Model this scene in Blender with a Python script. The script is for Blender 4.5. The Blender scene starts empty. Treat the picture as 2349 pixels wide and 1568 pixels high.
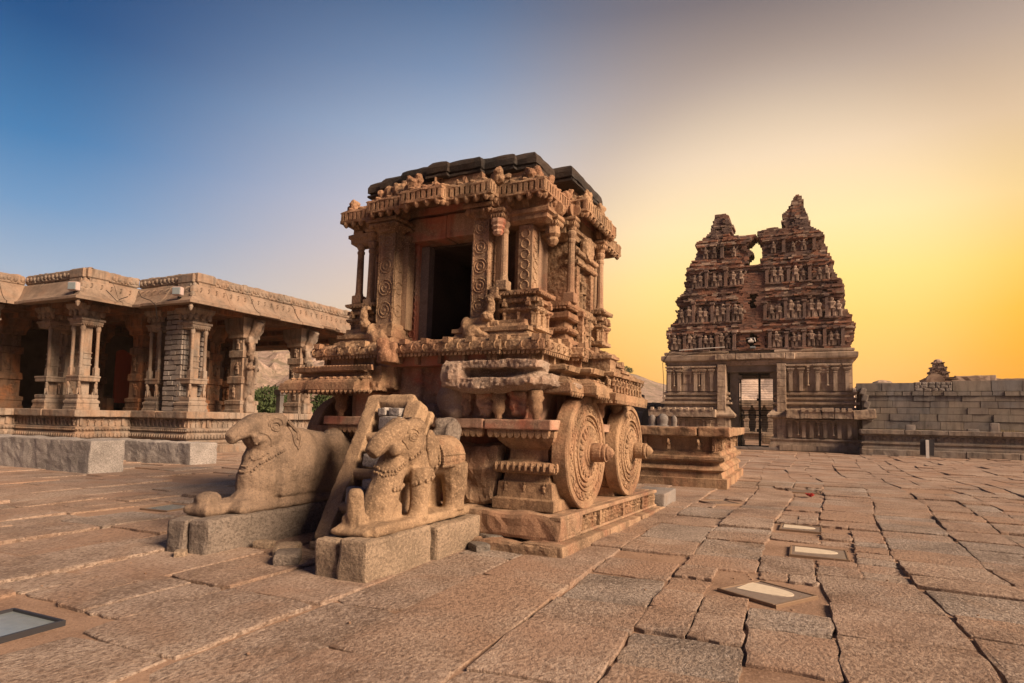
import bpy, bmesh, math, random
from mathutils import Vector, Matrix, noise, Euler
from mathutils.bvhtree import BVHTree
random.seed(7)
scene = bpy.context.scene
col = scene.collection
PI = math.pi
R_ = math.radians
rnd = random.random
def U(a, b): return a + (b - a) * random.random()

# ------------------------------------------------------------------ camera
YAW, PITCH, ROLL, FOC = R_(25.1), R_(3.9), R_(1.1), 1420.0
CH = 1.5
Fh = Vector((-math.sin(YAW), math.cos(YAW), 0)); UP = Vector((0, 0, 1))
CF = Fh * math.cos(PITCH) + UP * math.sin(PITCH)
cu = -Fh * math.sin(PITCH) + UP * math.cos(PITCH)
cr = Vector((math.cos(YAW), math.sin(YAW), 0))
CR = cr * math.cos(ROLL) + cu * math.sin(ROLL)
CU = cu * math.cos(ROLL) - cr * math.sin(ROLL)
cd = bpy.data.cameras.new('camera'); cam = bpy.data.objects.new('camera', cd); col.objects.link(cam)
m3 = Matrix((CR, CU, -CF)).transposed()
cam.matrix_world = Matrix.Translation((0, 0, CH)) @ m3.to_4x4()
cd.sensor_width = 36; cd.lens = 36 * FOC / 2349; cd.shift_y = 81 / 2349
cd.clip_start = .05; cd.clip_end = 3000
scene.camera = cam

# ------------------------------------------------------------------ sky + sun
def lin(r, g, b):
    f = lambda c: ((c / 255 + .055) / 1.055) ** 2.4 if c > 10 else c / 255 / 12.92
    return (f(r), f(g), f(b), 1)
SUN_AZ, SUN_EL = R_(102), R_(30)       # measured from +Y towards +X
w = bpy.data.worlds.new('World'); scene.world = w; w.use_nodes = True
nt = w.node_tree; N = nt.nodes; L = nt.links; N.clear()
def wn(t, **k):
    n = N.new(t)
    for a, b in k.items(): setattr(n, a, b)
    return n
tc = wn('ShaderNodeTexCoord'); sep = wn('ShaderNodeSeparateXYZ'); L.new(tc.outputs['Generated'], sep.inputs[0])
GLOW_AZ = R_(8)
flat = wn('ShaderNodeVectorMath', operation='MULTIPLY'); L.new(tc.outputs['Generated'], flat.inputs[0]); flat.inputs[1].default_value = (1, 1, 0)
fn = wn('ShaderNodeVectorMath', operation='NORMALIZE'); L.new(flat.outputs[0], fn.inputs[0])
gd = wn('ShaderNodeVectorMath', operation='DOT_PRODUCT'); L.new(fn.outputs[0], gd.inputs[0])
gd.inputs[1].default_value = (math.sin(GLOW_AZ), math.cos(GLOW_AZ), 0)
def ramp(stops):
    r = wn('ShaderNodeValToRGB'); e = r.color_ramp.elements
    while len(e) < len(stops): e.new(.5)
    for i, (p, c_) in enumerate(stops): e[i].position = p; e[i].color = c_
    L.new(sep.outputs[2], r.inputs[0]); return r
warm = ramp([(0, lin(242, 148, 8)), (.05, lin(250, 162, 12)), (.10, lin(253, 178, 26)), (.15, lin(254, 192, 50)), (.21, lin(254, 208, 96)), (.29, lin(250, 214, 148)), (.38, lin(228, 198, 164)), (.47, lin(184, 164, 150)), (.56, lin(126, 116, 118)), (.68, lin(88, 92, 106)), (1, lin(45, 55, 80))])
midr = ramp([(0, lin(250, 190, 84)), (.1, lin(252, 210, 142)), (.18, lin(247, 212, 176)), (.25, lin(234, 210, 196)), (.32, lin(216, 206, 210)), (.42, lin(172, 186, 208)), (.50, lin(128, 150, 182)), (.58, lin(84, 112, 150)), (.68, lin(54, 84, 126)), (1, lin(18, 44, 86))])
cool = ramp([(0, lin(226, 190, 172)), (.09, lin(214, 196, 190)), (.18, lin(166, 184, 206)), (.26, lin(116, 158, 200)), (.34, lin(72, 130, 182)), (.46, lin(32, 86, 140)), (.58, lin(20, 60, 110)), (1, lin(10, 32, 70))])
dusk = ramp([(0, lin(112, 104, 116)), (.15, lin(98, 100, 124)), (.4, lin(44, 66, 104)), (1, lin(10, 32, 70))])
def mrange(a, b):
    m_ = wn('ShaderNodeMapRange', interpolation_type='SMOOTHSTEP'); m_.inputs['From Min'].default_value = a; m_.inputs['From Max'].default_value = b
    L.new(gd.outputs['Value'], m_.inputs['Value']); return m_
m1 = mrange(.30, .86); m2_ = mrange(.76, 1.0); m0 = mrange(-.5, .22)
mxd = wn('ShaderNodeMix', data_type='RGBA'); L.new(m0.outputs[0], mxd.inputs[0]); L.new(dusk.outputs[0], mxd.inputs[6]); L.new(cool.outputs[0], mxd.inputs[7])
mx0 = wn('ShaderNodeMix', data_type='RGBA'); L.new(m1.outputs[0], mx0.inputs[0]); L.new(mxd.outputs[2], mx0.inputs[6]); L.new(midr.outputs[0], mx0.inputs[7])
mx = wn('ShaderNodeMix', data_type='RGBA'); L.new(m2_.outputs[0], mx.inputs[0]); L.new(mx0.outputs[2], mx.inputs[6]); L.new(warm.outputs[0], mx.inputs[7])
# bright glow round the low sun
gs = wn('ShaderNodeVectorMath', operation='DOT_PRODUCT'); L.new(tc.outputs['Generated'], gs.inputs[0])
ga, ge = R_(-2), R_(12)
gs.inputs[1].default_value = (math.sin(ga) * math.cos(ge), math.cos(ga) * math.cos(ge), math.sin(ge))
gm = wn('ShaderNodeMapRange', interpolation_type='SMOOTHERSTEP'); gm.inputs['From Min'].default_value = .94; gm.inputs['From Max'].default_value = 1.0
L.new(gs.outputs['Value'], gm.inputs['Value'])
gc = wn('ShaderNodeMix', data_type='RGBA'); gc.blend_type = 'ADD'
L.new(gm.outputs[0], gc.inputs[0]); L.new(mx.outputs[2], gc.inputs[6]); gc.inputs[7].default_value = (.20, .19, .15, 1)
sky = wn('ShaderNodeTexSky', sky_type='NISHITA'); sky.sun_disc = False
sky.sun_elevation = R_(6); sky.sun_rotation = GLOW_AZ
ns = wn('ShaderNodeVectorMath', operation='SCALE'); ns.inputs['Scale'].default_value = .001; L.new(sky.outputs[0], ns.inputs[0])
ad = wn('ShaderNodeMix', data_type='RGBA'); ad.blend_type = 'ADD'; ad.inputs[0].default_value = 1
L.new(gc.outputs[2], ad.inputs[6]); L.new(ns.outputs[0], ad.inputs[7])
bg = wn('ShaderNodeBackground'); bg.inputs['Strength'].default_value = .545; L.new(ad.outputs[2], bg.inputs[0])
wo = wn('ShaderNodeOutputWorld'); L.new(bg.outputs[0], wo.inputs[0])
sl = bpy.data.lights.new('sun', 'SUN'); so = bpy.data.objects.new('sun', sl); col.objects.link(so)
sl.energy = 5.0; sl.angle = R_(24); sl.color = (1.0, .71, .47)
sd = Vector((math.sin(SUN_AZ) * math.cos(SUN_EL), math.cos(SUN_AZ) * math.cos(SUN_EL), math.sin(SUN_EL)))
so.rotation_euler = (-sd).to_track_quat('-Z', 'Y').to_euler(); so.location = (30, 0, 30)
vs = scene.view_settings; vs.view_transform = 'Standard'; vs.look = 'None'; vs.exposure = 0.88; vs.gamma = 1; vs.use_curve_mapping = False
scene.cycles.max_bounces = 6

# ------------------------------------------------------------------ materials
MATS = {}
def stone(name, base, dark=None, light=None, tint=None, tint_amt=.5, soot=0, bump=.5, carve=0, carve_scale=14, grain=1.0, rough=.92, tint_scale=1.1, chisel=0, moss=0, streak=0):
    m = bpy.data.materials.new(name); m.use_nodes = True; t = m.node_tree; n = t.nodes; l = t.links
    b = n['Principled BSDF']; b.inputs['Roughness'].default_value = rough
    b.inputs['Specular IOR Level'].default_value = .25
    g = n.new('ShaderNodeNewGeometry')
    def nz(s, d=5, r=.6, dist=0):
        x = n.new('ShaderNodeTexNoise'); x.inputs['Scale'].default_value = s; x.inputs['Detail'].default_value = d
        x.inputs['Roughness'].default_value = r; x.inputs['Distortion'].default_value = dist
        l.new(g.outputs['Position'], x.inputs['Vector']); return x.outputs['Fac']
    def mp(o, a, c_, lo=0, hi=1):
        x = n.new('ShaderNodeMapRange'); x.inputs[1].default_value = a; x.inputs[2].default_value = c_; x.inputs[3].default_value = lo; x.inputs[4].default_value = hi
        l.new(o, x.inputs[0]); return x.outputs[0]
    def mix(f, a, c_):
        x = n.new('ShaderNodeMix'); x.data_type = 'RGBA'
        if isinstance(f, float): x.inputs[0].default_value = f
        else: l.new(f, x.inputs[0])
        for i, v in ((6, a), (7, c_)):
            if isinstance(v, tuple): x.inputs[i].default_value = v + (1,) if len(v) == 3 else v
            else: l.new(v, x.inputs[i])
        return x.outputs[2]
    base = tuple(v * .80 for v in base); dark = dark and tuple(v * .72 for v in dark); light = light and tuple(v * .86 for v in light); tint = tint and tuple(v * .82 for v in tint)
    dark = dark or tuple(v * .5 for v in base); light = light or tuple(min(v * 1.45, .8) for v in base)
    c = mix(mp(nz(2.2, 6), .35, .68), base, dark)
    c = mix(mp(nz(.7, 3), .42, .62, 0, .6), c, light)
    c = mix(mp(nz(46 * grain, 3, .7), .50, .66, 0, .75), c, light)
    c = mix(mp(nz(75 * grain, 2, .7), .55, .68, 0, .7), c, dark)
    if tint: c = mix(mp(nz(tint_scale, 5, .6, .6), .46, .60, 0, tint_amt), c, tint)
    if soot: c = mix(mp(nz(1.7, 6, .65, .4), .62 - soot * .30, .80 - soot * .25, 0, .8), c, (.05, .042, .038))
    if streak:
        mpg = n.new('ShaderNodeMapping'); mpg.inputs['Scale'].default_value = (5, 5, .7); l.new(g.outputs['Position'], mpg.inputs[0])
        x = n.new('ShaderNodeTexNoise'); x.inputs['Scale'].default_value = 1; x.inputs['Detail'].default_value = 6; x.inputs['Roughness'].default_value = .65; l.new(mpg.outputs[0], x.inputs[0])
        c = mix(mp(x.outputs['Fac'], .48, .70, 0, streak), c, tuple(v * .30 for v in base))
    if moss: c = mix(mp(nz(1.3, 6, .7), .55, .68, 0, moss), c, (.16, .17, .17))
    l.new(c, b.inputs['Base Color'])
    h = nz(30 * grain, 6, .75)
    if chisel:
        mpg = n.new('ShaderNodeMapping'); mpg.inputs['Scale'].default_value = (36, 25, 36); mpg.inputs['Rotation'].default_value = (0, 0, .5)
        l.new(g.outputs['Position'], mpg.inputs[0])
        x = n.new('ShaderNodeTexNoise'); x.inputs['Scale'].default_value = 1; x.inputs['Detail'].default_value = 5; x.inputs['Roughness'].default_value = .65
        l.new(mpg.outputs[0], x.inputs[0]); h2 = x.outputs['Fac']
        ma = n.new('ShaderNodeMath'); ma.operation = 'MULTIPLY_ADD'; l.new(h2, ma.inputs[0]); ma.inputs[1].default_value = chisel; l.new(h, ma.inputs[2]); h = ma.outputs[0]
        c2 = mix(mp(h2, .47, .62, 0, .75), c, dark); l.new(c2, b.inputs['Base Color'])
    if carve:
        v = n.new('ShaderNodeTexVoronoi'); v.feature = 'SMOOTH_F1'; v.inputs['Scale'].default_value = carve_scale; l.new(g.outputs['Position'], v.inputs['Vector'])
        v.inputs['Smoothness'].default_value = .35
        ma = n.new('ShaderNodeMath'); ma.operation = 'MULTIPLY_ADD'; l.new(v.outputs['Distance'], ma.inputs[0]); ma.inputs[1].default_value = -carve; l.new(h, ma.inputs[2]); h = ma.outputs[0]
    bp = n.new('ShaderNodeBump'); bp.inputs['Strength'].default_value = bump; bp.inputs['Distance'].default_value = .03
    l.new(h, bp.inputs['Height']); l.new(bp.outputs[0], b.inputs['Normal'])
    MATS[name] = m; return m
def plain(name, c, rough=.5, metal=0, spec=.5):
    m = bpy.data.materials.new(name); m.use_nodes = True; b = m.node_tree.nodes['Principled BSDF']
    n = m.node_tree.nodes; l = m.node_tree.links
    x = n.new('ShaderNodeTexNoise'); x.inputs['Scale'].default_value = 9; x.inputs['Detail'].default_value = 4
    k = n.new('ShaderNodeMix'); k.data_type = 'RGBA'; l.new(x.outputs['Fac'], k.inputs[0])
    k.inputs[6].default_value = tuple(v * .75 for v in c) + (1,); k.inputs[7].default_value = tuple(min(1, v * 1.2) for v in c) + (1,)
    l.new(k.outputs[2], b.inputs['Base Color']); b.inputs['Roughness'].default_value = rough; b.inputs['Metallic'].default_value = metal
    MATS[name] = m; return m
RED = (.36, .10, .055)
S_CH = stone('chariot granite', (.42, .28, .175), dark=(.16, .10, .065), tint=RED, tint_amt=.22, carve=.5, carve_scale=11, bump=.8, soot=.06, streak=0.75)
S_PL = stone('chariot plain granite', (.41, .285, .19), dark=(.17, .115, .08), tint=RED, tint_amt=.22, bump=.6, soot=.1, streak=0.75)
S_CARVE = stone('carved granite', (.43, .29, .185), dark=(.15, .095, .06), tint=RED, tint_amt=.25, carve=1.3, carve_scale=17, bump=.9, streak=0.75)
S_RED = stone('red stained granite', (.50, .33, .24), tint=(.52, .17, .11), tint_amt=.75, bump=.6, soot=.12, tint_scale=1.6, streak=0.75)
S_ROUGH = stone('broken granite', (.46, .34, .26), light=(.60, .50, .42), tint=(.36, .18, .12), tint_amt=.3, bump=1.0, moss=.15)
S_ROOF = stone('blackened roof granite', (.028, .026, .026), light=(.06, .053, .05), tint=(.22, .13, .08), tint_amt=.16, bump=.7)
S_WALL_IN = stone('shrine wall granite', (.36, .24, .17), tint=(.36, .10, .05), tint_amt=.7, bump=.5, soot=.15, streak=0.75)
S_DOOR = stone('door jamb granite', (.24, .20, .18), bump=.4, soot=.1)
S_IN = stone('shade-dark inner granite', (.10, .07, .055), bump=.3)  # shade of insides and recesses put into the colour
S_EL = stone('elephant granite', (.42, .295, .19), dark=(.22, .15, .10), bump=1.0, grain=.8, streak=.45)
S_EL2 = stone('shade-dark elephant granite', (.27, .195, .14), dark=(.13, .105, .09), bump=1.0, grain=.8, soot=.08, streak=.6)  # darkened to carry the shade from the right elephant and ladder
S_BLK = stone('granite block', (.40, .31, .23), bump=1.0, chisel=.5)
S_BLKD = stone('weathered and shaded granite block', (.25, .21, .18), bump=1.0, chisel=.5, moss=.5)
S_CURB = stone('pale cut granite', (.42, .39, .37), bump=.8, chisel=.4)
S_PAVE = stone('paving granite', (.46, .37, .315), dark=(.20, .135, .10), light=(.62, .50, .41), tint=(.43, .285, .205), tint_amt=.6, bump=1.0, chisel=1.5, tint_scale=.8, grain=.55)
S_PAVE2 = stone('worn paving granite', (.47, .365, .30), dark=(.26, .175, .13), light=(.60, .47, .38), tint=(.43, .28, .20), tint_amt=.75, bump=1.0, chisel=1.1, tint_scale=.6, grain=.6)
S_PAVE3 = stone('grey paving granite', (.44, .365, .315), dark=(.19, .15, .125), light=(.60, .52, .46), tint=(.42, .29, .20), tint_amt=.4, bump=1.0, chisel=1.5, tint_scale=.8, grain=.5)
S_PAVE4 = stone('ruddy paving granite', (.45, .335, .265), dark=(.20, .13, .095), light=(.56, .44, .35), tint=(.42, .28, .20), tint_amt=.8, bump=.9, chisel=1.2, tint_scale=.7, grain=.6)
S_DIRT = stone('red dirt', (.34, .23, .165), dark=(.22, .135, .09), light=(.42, .29, .21), bump=.5, grain=.8)
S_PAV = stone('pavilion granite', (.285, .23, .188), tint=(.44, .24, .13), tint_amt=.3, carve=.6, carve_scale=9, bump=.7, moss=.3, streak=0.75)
S_PAVIN = stone('shade-dark pavilion granite', (.19, .115, .075), tint=(.42, .16, .06), tint_amt=.5, carve=.8, carve_scale=7, bump=.8, soot=.2, streak=0.75)  # inner parts coloured darker to carry the shade of the hall
S_EAVE = stone('eave granite', (.27, .205, .16), tint=(.34, .225, .16), tint_amt=.5, bump=.4, streak=0.4)
S_GREY = stone('grey granite', (.26, .235, .22), tint=(.36, .26, .19), tint_amt=.3, bump=.8)
S_WALL = stone('compound wall granite', (.26, .235, .22), tint=(.30, .235, .18), tint_amt=.4, bump=.9, tint_scale=.5, streak=0.75)
S_DAIS = stone('dais granite', (.27, .235, .21), tint=(.34, .25, .18), tint_amt=.4, carve=.4, bump=.7, streak=0.75)
S_GOP = stone('gopuram granite', (.46, .365, .285), dark=(.24, .18, .14), tint=(.42, .30, .20), tint_amt=.45, bump=.7, tint_scale=.5, moss=.3, streak=0.75)
B_RED = stone('old red brick', (.34, .175, .12), tint=(.20, .13, .11), tint_amt=.7, bump=1.0, tint_scale=.5)
B_DARK = stone('sooty brick', (.19, .135, .12), tint=(.27, .155, .11), tint_amt=.55, bump=1.0, tint_scale=.6)
B_PALE = stone('weathered plaster', (.50, .38, .30), tint=(.14, .09, .07), tint_amt=.7, bump=.9, tint_scale=1.2)
B_FIG = stone('stucco figure', (.34, .25, .20), tint=(.10, .07, .06), tint_amt=.65, bump=.8, tint_scale=.8, carve=.5)
S_HILL = stone('hill rock', (.36, .26, .215), dark=(.20, .155, .12), light=(.48, .36, .30), bump=.3, grain=.02, tint=(.12, .12, .07), tint_amt=.55, tint_scale=.16)
M_LEAF = stone('leaf', (.05, .07, .03), dark=(.03, .05, .015), light=(.10, .14, .05), bump=.2)
M_BARK = stone('bark', (.12, .08, .05), bump=.6)
M_IRON = plain('black iron', (.02, .02, .022), .5, .6)
M_WHITE = plain('white paint', (.62, .60, .57), .5)
M_LAMP = plain('pinkish lamp housing', (.46, .37, .35), .4)
M_BLACK = plain('black board', (.025, .025, .03), .5)
M_FRAME = plain('rusty steel frame', (.22, .15, .10), .6, .4)
M_PANE = plain('dusty glass', (.23, .19, .165), .22)
M_PANE_PALE = plain('pale reflection', (.62, .55, .44), .4)  # pale colour of the light reflected in the panes
M_PANE_BLUE = plain('blue glass', (.20, .24, .26), .12)
M_RED = plain('red petals', (.35, .02, .02), .6)
M_CLOTH = plain('red cloth', (.30, .045, .02), .8)
M_GRASS = plain('dry grass', (.20, .15, .06), .8)
M_TARP = plain('black tarpaulin', (.03, .03, .035), .4)

# ------------------------------------------------------------------ mesh builder
class MB:
    def __init__(s): s.v = []; s.f = []; s.mi = []; s.cur = 0
    def add(s, vs, fs, M=None):
        o = len(s.v)
        s.v += [tuple(M @ Vector(p)) for p in vs] if M else [tuple(p) for p in vs]
        s.f += [[i + o for i in f] for f in fs]; s.mi += [s.cur] * len(fs); return s
    def box(s, x0, x1, y0, y1, z0, z1, M=None, j=0, bev=0):
        if bev:
            b = min(bev, abs(x1 - x0) * .3, abs(y1 - y0) * .3, abs(z1 - z0) * .3)
            P = lambda z, d: [(x0 + d, y0 + d, z), (x1 - d, y0 + d, z), (x1 - d, y1 - d, z), (x0 + d, y1 - d, z)]
            return s.rings([P(z0, b), P(z0 + b, 0), P(z1 - b, 0), P(z1, b)], M=M, j=j)
        k = [(x, y, z) for z in (z0, z1) for x, y in ((x0, y0), (x1, y0), (x1, y1), (x0, y1))]
        if j: k = [tuple(c_ + U(-j, j) for c_ in p) for p in k]
        return s.add(k, [[3, 2, 1, 0], [4, 5, 6, 7], [0, 1, 5, 4], [1, 2, 6, 5], [2, 3, 7, 6], [3, 0, 4, 7]], M)
    def rings(s, R, M=None, j=0, cap=True, closed=True):
        n = len(R[0]); vs = [p for r in R for p in r]
        if j: vs = [tuple(c_ + U(-j, j) for c_ in p) for p in vs]
        fs = []
        for i in range(len(R) - 1):
            for k in range(n if closed else n - 1):
                a = i * n + k; b = i * n + (k + 1) % n
                fs.append([a, b, b + n, a + n])
        if cap and closed:
            fs.append(list(range(n))[::-1]); fs.append([(len(R) - 1) * n + k for k in range(n)])
        return s.add(vs, fs, M)
    def lathe(s, prof, n=12, M=None, rot=0, flute=0):
        return s.rings([[(r * (1 - (flute if k % 2 else 0)) * math.cos(2 * PI * k / n + rot), r * (1 - (flute if k % 2 else 0)) * math.sin(2 * PI * k / n + rot), z) for k in range(n)] for r, z in prof], M=M)
    def ball(s, c, r, n=8, m=5, M=None):
        rx, ry, rz = (r, r, r) if not hasattr(r, '__len__') else r
        R = []
        for i in range(m + 1):
            a = -PI / 2 + PI * (i + .001) / (m + .002)
            R.append([(c[0] + rx * math.cos(a) * math.cos(2 * PI * k / n), c[1] + ry * math.cos(a) * math.sin(2 * PI * k / n), c[2] + rz * math.sin(a)) for k in range(n)])
        return s.rings(R, M=M)
    def tube(s, pts, rad, n=8):
        R = []; pts = [Vector(p) for p in pts]; u = None
        for i, p in enumerate(pts):
            d = (pts[min(i + 1, len(pts) - 1)] - pts[max(i - 1, 0)]).normalized()
            if u is None: u = Vector((1, 0, 0)) if abs(d.x) < .8 else Vector((0, 1, 0))
            u = u - d * u.dot(d); u = u.normalized() if u.length > 1e-4 else d.orthogonal().normalized()
            v_ = d.cross(u); r = rad[i] if hasattr(rad, '__len__') else rad
            R.append([tuple(p + u * (r * math.cos(2 * PI * k / n)) + v_ * (r * math.sin(2 * PI * k / n))) for k in range(n)])
        return s.rings(R)
    def torus(s, R0, r0, n=16, m=5, M=None):
        vs = []; fs = []
        for i in range(n):
            a = 2 * PI * i / n
            for k in range(m):
                b = 2 * PI * k / m
                vs.append(((R0 + r0 * math.cos(b)) * math.cos(a), (R0 + r0 * math.cos(b)) * math.sin(a), r0 * math.sin(b)))
        for i in range(n):
            for k in range(m):
                fs.append([i * m + k, ((i + 1) % n) * m + k, ((i + 1) % n) * m + (k + 1) % m, i * m + (k + 1) % m])
        return s.add(vs, fs, M)
    def sweep(s, plan, prof, step=0, j=0, jz=0, M=None, cap=True):
        """mitred sweep of a (offset, z) profile round a closed CCW plan"""
        rs = [offset(plan, d) for d, z in prof]
        if step:
            segs = [max(1, int(math.dist(plan[i], plan[(i + 1) % len(plan)]) / step)) for i in range(len(plan))]
            def dens(r):
                o = []
                for i in range(len(r)):
                    a, b = r[i], r[(i + 1) % len(r)]
                    for k in range(segs[i]): t = k / segs[i]; o.append((a[0] + (b[0] - a[0]) * t, a[1] + (b[1] - a[1]) * t))
                return o
            rs = [dens(r) for r in rs]
        R = [[(x + U(-j, j), y + U(-j, j), z + U(-jz, jz)) for x, y in r] for r, (d, z) in zip(rs, prof)]
        return s.rings(R, M=M, cap=cap)
    def jitter(s, a, sc=3, seed=0):
        o = Vector((seed * 7.3, seed * 3.1, seed)); s.v = [tuple(Vector(p) + a * noise.noise_vector(Vector(p) * sc + o)) for p in s.v]; return s
    def mesh(s, name, mats, smooth=False):
        me = bpy.data.meshes.new(name); me.from_pydata(s.v, [], s.f)
        for m in (mats if isinstance(mats, (list, tuple)) else [mats]): me.materials.append(m)
        if isinstance(mats, (list, tuple)) and len(mats) > 1: me.polygons.foreach_set('material_index', s.mi)
        if smooth: me.polygons.foreach_set('use_smooth', [True] * len(me.polygons))
        bm = bmesh.new(); bm.from_mesh(me); bmesh.ops.recalc_face_normals(bm, faces=bm.faces); bm.to_mesh(me); bm.free()
        me.update(); return me
def offset(pl, d):
    n = len(pl); out = []
    for i in range(n):
        p0, p1, p2 = Vector(pl[i - 1]), Vector(pl[i]), Vector(pl[(i + 1) % n])
        a = (p1 - p0).normalized(); b = (p2 - p1).normalized()
        na = Vector((a.y, -a.x)); nb = Vector((b.y, -b.x)); mm = (na + nb)
        k = mm.length_squared
        q = p1 + (mm * (2 * d / k) if k > .2 else na * d)
        out.append((q.x, q.y))
    return out
def along(plan, edges, sp, d=0, end=.06):
    """points at an even spacing on the given plan edges: (x, y, angle of outward normal)"""
    pl = offset(plan, d); out = []
    for i in edges:
        a = Vector(pl[i]); b = Vector(pl[(i + 1) % len(pl)]); ln = (b - a).length
        k = max(1, int((ln - 2 * end) / sp)); t = (b - a).normalized(); nr = math.atan2(-t.x, t.y)
        for q in range(k + 1):
            p = a + t * (end + (ln - 2 * end) * (q / k if k else .5)); out.append((p.x, p.y, nr))
    return out
def part(name, mb, mat, parent=None, smooth=False, stuff=False, label=None):
    me = mb if isinstance(mb, bpy.types.Mesh) else mb.mesh(name, mat, smooth)
    o = bpy.data.objects.new(name, me); col.objects.link(o)
    if parent: o.parent = parent
    if stuff: o['kind'] = 'stuff'
    if label: o['label'] = label
    return o
def tag(o, label, cat, group=None):
    o['label'] = label; o['category'] = cat
    if group: o['group'] = group
    return o
def thing(name, label, cat, loc=(0, 0, 0), rz=0, group=None):
    o = bpy.data.objects.new(name, None); col.objects.link(o); o.location = loc; o.rotation_euler = (0, 0, rz); o.empty_display_size = .2
    return tag(o, label, cat, group)
def struct(name, mb, mat, parent=None):
    o = part(name, mb, mat, parent)
    o['kind'] = 'structure'; return o
def remeshed(name, mb, mat, voxel, smooth=6, rough=0, rscale=6, parent=None):
    """fuse a builder's overlapping volumes into one continuous carved surface"""
    me = mb.mesh(name + '_raw', mat); o = bpy.data.objects.new(name + '_raw', me); col.objects.link(o)
    r = o.modifiers.new('r', 'REMESH'); r.mode = 'VOXEL'; r.voxel_size = voxel
    s_ = o.modifiers.new('s', 'SMOOTH'); s_.iterations = smooth; s_.factor = .5
    dg = bpy.context.evaluated_depsgraph_get(); out = bpy.data.meshes.new_from_object(o.evaluated_get(dg))
    bpy.data.objects.remove(o); bpy.data.meshes.remove(me)
    out.name = name
    if not out.materials: out.materials.append(mat)
    if rough:
        out.vertices.foreach_set
        for v in out.vertices:
            v.co += rough * noise.noise_vector(v.co * rscale) + rough * .4 * noise.noise_vector(v.co * rscale * 3.1)
    out.polygons.foreach_set('use_smooth', [True] * len(out.polygons)); out.update()
    return out
def Mt(x, y, z, rz=0, s=1, rx=0, ry=0):
    return Matrix.Translation((x, y, z)) @ Euler((rx, ry, rz)).to_matrix().to_4x4() @ Matrix.Diagonal((s, s, s, 1) if not hasattr(s, '__len__') else (*s, 1))
def figure(mb, M):
    """a small standing carved figure, about 1 high, facing -Y"""
    mb.lathe([(.06, 0), (.09, .04), (.075, .25), (.10, .45)], 6, M @ Mt(-.09, 0, 0))
    mb.lathe([(.06, 0), (.09, .04), (.075, .25), (.10, .45)], 6, M @ Mt(.09, -.02, 0))
    mb.lathe([(.17, .42), (.13, .55), (.19, .72), (.12, .80)], 7, M)
    mb.ball((0, -.02, .89), (.085, .09, .11), 7, 5, M)
    sx = random.choice((-1, 1))
    mb.add([(sx * p[0], p[1], p[2]) for p in [(.15, -.05, .74), (.27, -.05, .70), (.30, -.07, .50), (.20, -.09, .52), (.15, .05, .74), (.27, .05, .70), (.30, .03, .50), (.20, .01, .52)]],
           [[0, 1, 2, 3], [4, 7, 6, 5], [0, 4, 5, 1], [1, 5, 6, 2], [2, 6, 7, 3], [3, 7, 4, 0]], M)
    mb.add([(-sx * p[0], p[1], p[2]) for p in [(.15, -.05, .74), (.25, -.05, .76), (.33, -.07, .93), (.25, -.09, .98), (.15, .05, .74), (.25, .05, .76), (.33, .03, .93), (.25, .01, .98)]],
           [[0, 1, 2, 3], [4, 7, 6, 5], [0, 4, 5, 1], [1, 5, 6, 2], [2, 6, 7, 3], [3, 7, 4, 0]], M)
def hexa(mb, M, w_, d_, h_): mb.box(-w_ / 2, w_ / 2, -d_ / 2, d_ / 2, 0, h_, M)
def rock_mesh(name, seed, mat, sx, sy, sz, bev=.25):
    r = random.Random(seed); bm = bmesh.new(); bmesh.ops.create_cube(bm, size=1)
    bmesh.ops.subdivide_edges(bm, edges=bm.edges, cuts=4, use_grid_fill=True)
    for v in bm.verts:
        p = v.co * 2; q = p / (max(abs(p.x) ** 5 + abs(p.y) ** 5 + abs(p.z) ** 5, 1e-6) ** .2)
        p = p.lerp(q, .8 if bev > .2 else .5)
        n3 = noise.noise_vector(p * 1.2 + Vector((seed, seed * 2.1, 0))) * .10 + noise.noise_vector(p * 3.5 + Vector((seed * 1.7, 0, seed))) * .04
        p = p + n3 * (1 if bev > .2 else .5)
        v.co = Vector((p.x * sx / 2, p.y * sy / 2, p.z * sz / 2))
    me = bpy.data.meshes.new(name); bm.to_mesh(me); bm.free(); me.materials.append(mat)
    return me
def block_obj(name, mat, x0, x1, y0, y1, z0, z1, seed, parent=None, rz=0, rough=.012, bev=.025, rx=0, ry=0, div=14):
    """a hewn stone block with worn edges"""
    sx, sy, sz = x1 - x0, y1 - y0, z1 - z0
    bm = bmesh.new(); bmesh.ops.create_cube(bm, size=1)
    for v in bm.verts: v.co = Vector((v.co.x * sx, v.co.y * sy, v.co.z * sz))
    bmesh.ops.bevel(bm, geom=bm.edges[:], offset=min(bev, min(sx, sy, sz) * .3), segments=2, affect='EDGES', profile=.6)
    for it in range(6):
        es = [e for e in bm.edges if e.calc_length() > max(.09, max(sx, sy, sz) / div)]
        if not es: break
        bmesh.ops.subdivide_edges(bm, edges=es, cuts=1, use_grid_fill=True)
    o = Vector((seed * 3.7, seed * 1.3, seed * 5.1))
    for v in bm.verts: v.co += rough * (noise.noise_vector(v.co * 3 + o) * 1.4 + noise.noise_vector(v.co * 9 + o) * .7)
    me = bpy.data.meshes.new(name); bm.to_mesh(me); bm.free(); me.materials.append(mat)
    ob = bpy.data.objects.new(name, me); col.objects.link(ob); ob.location = ((x0 + x1) / 2, (y0 + y1) / 2, (z0 + z1) / 2); ob.rotation_euler = (rx, ry, rz)
    if parent: ob.parent = parent
    return ob

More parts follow.
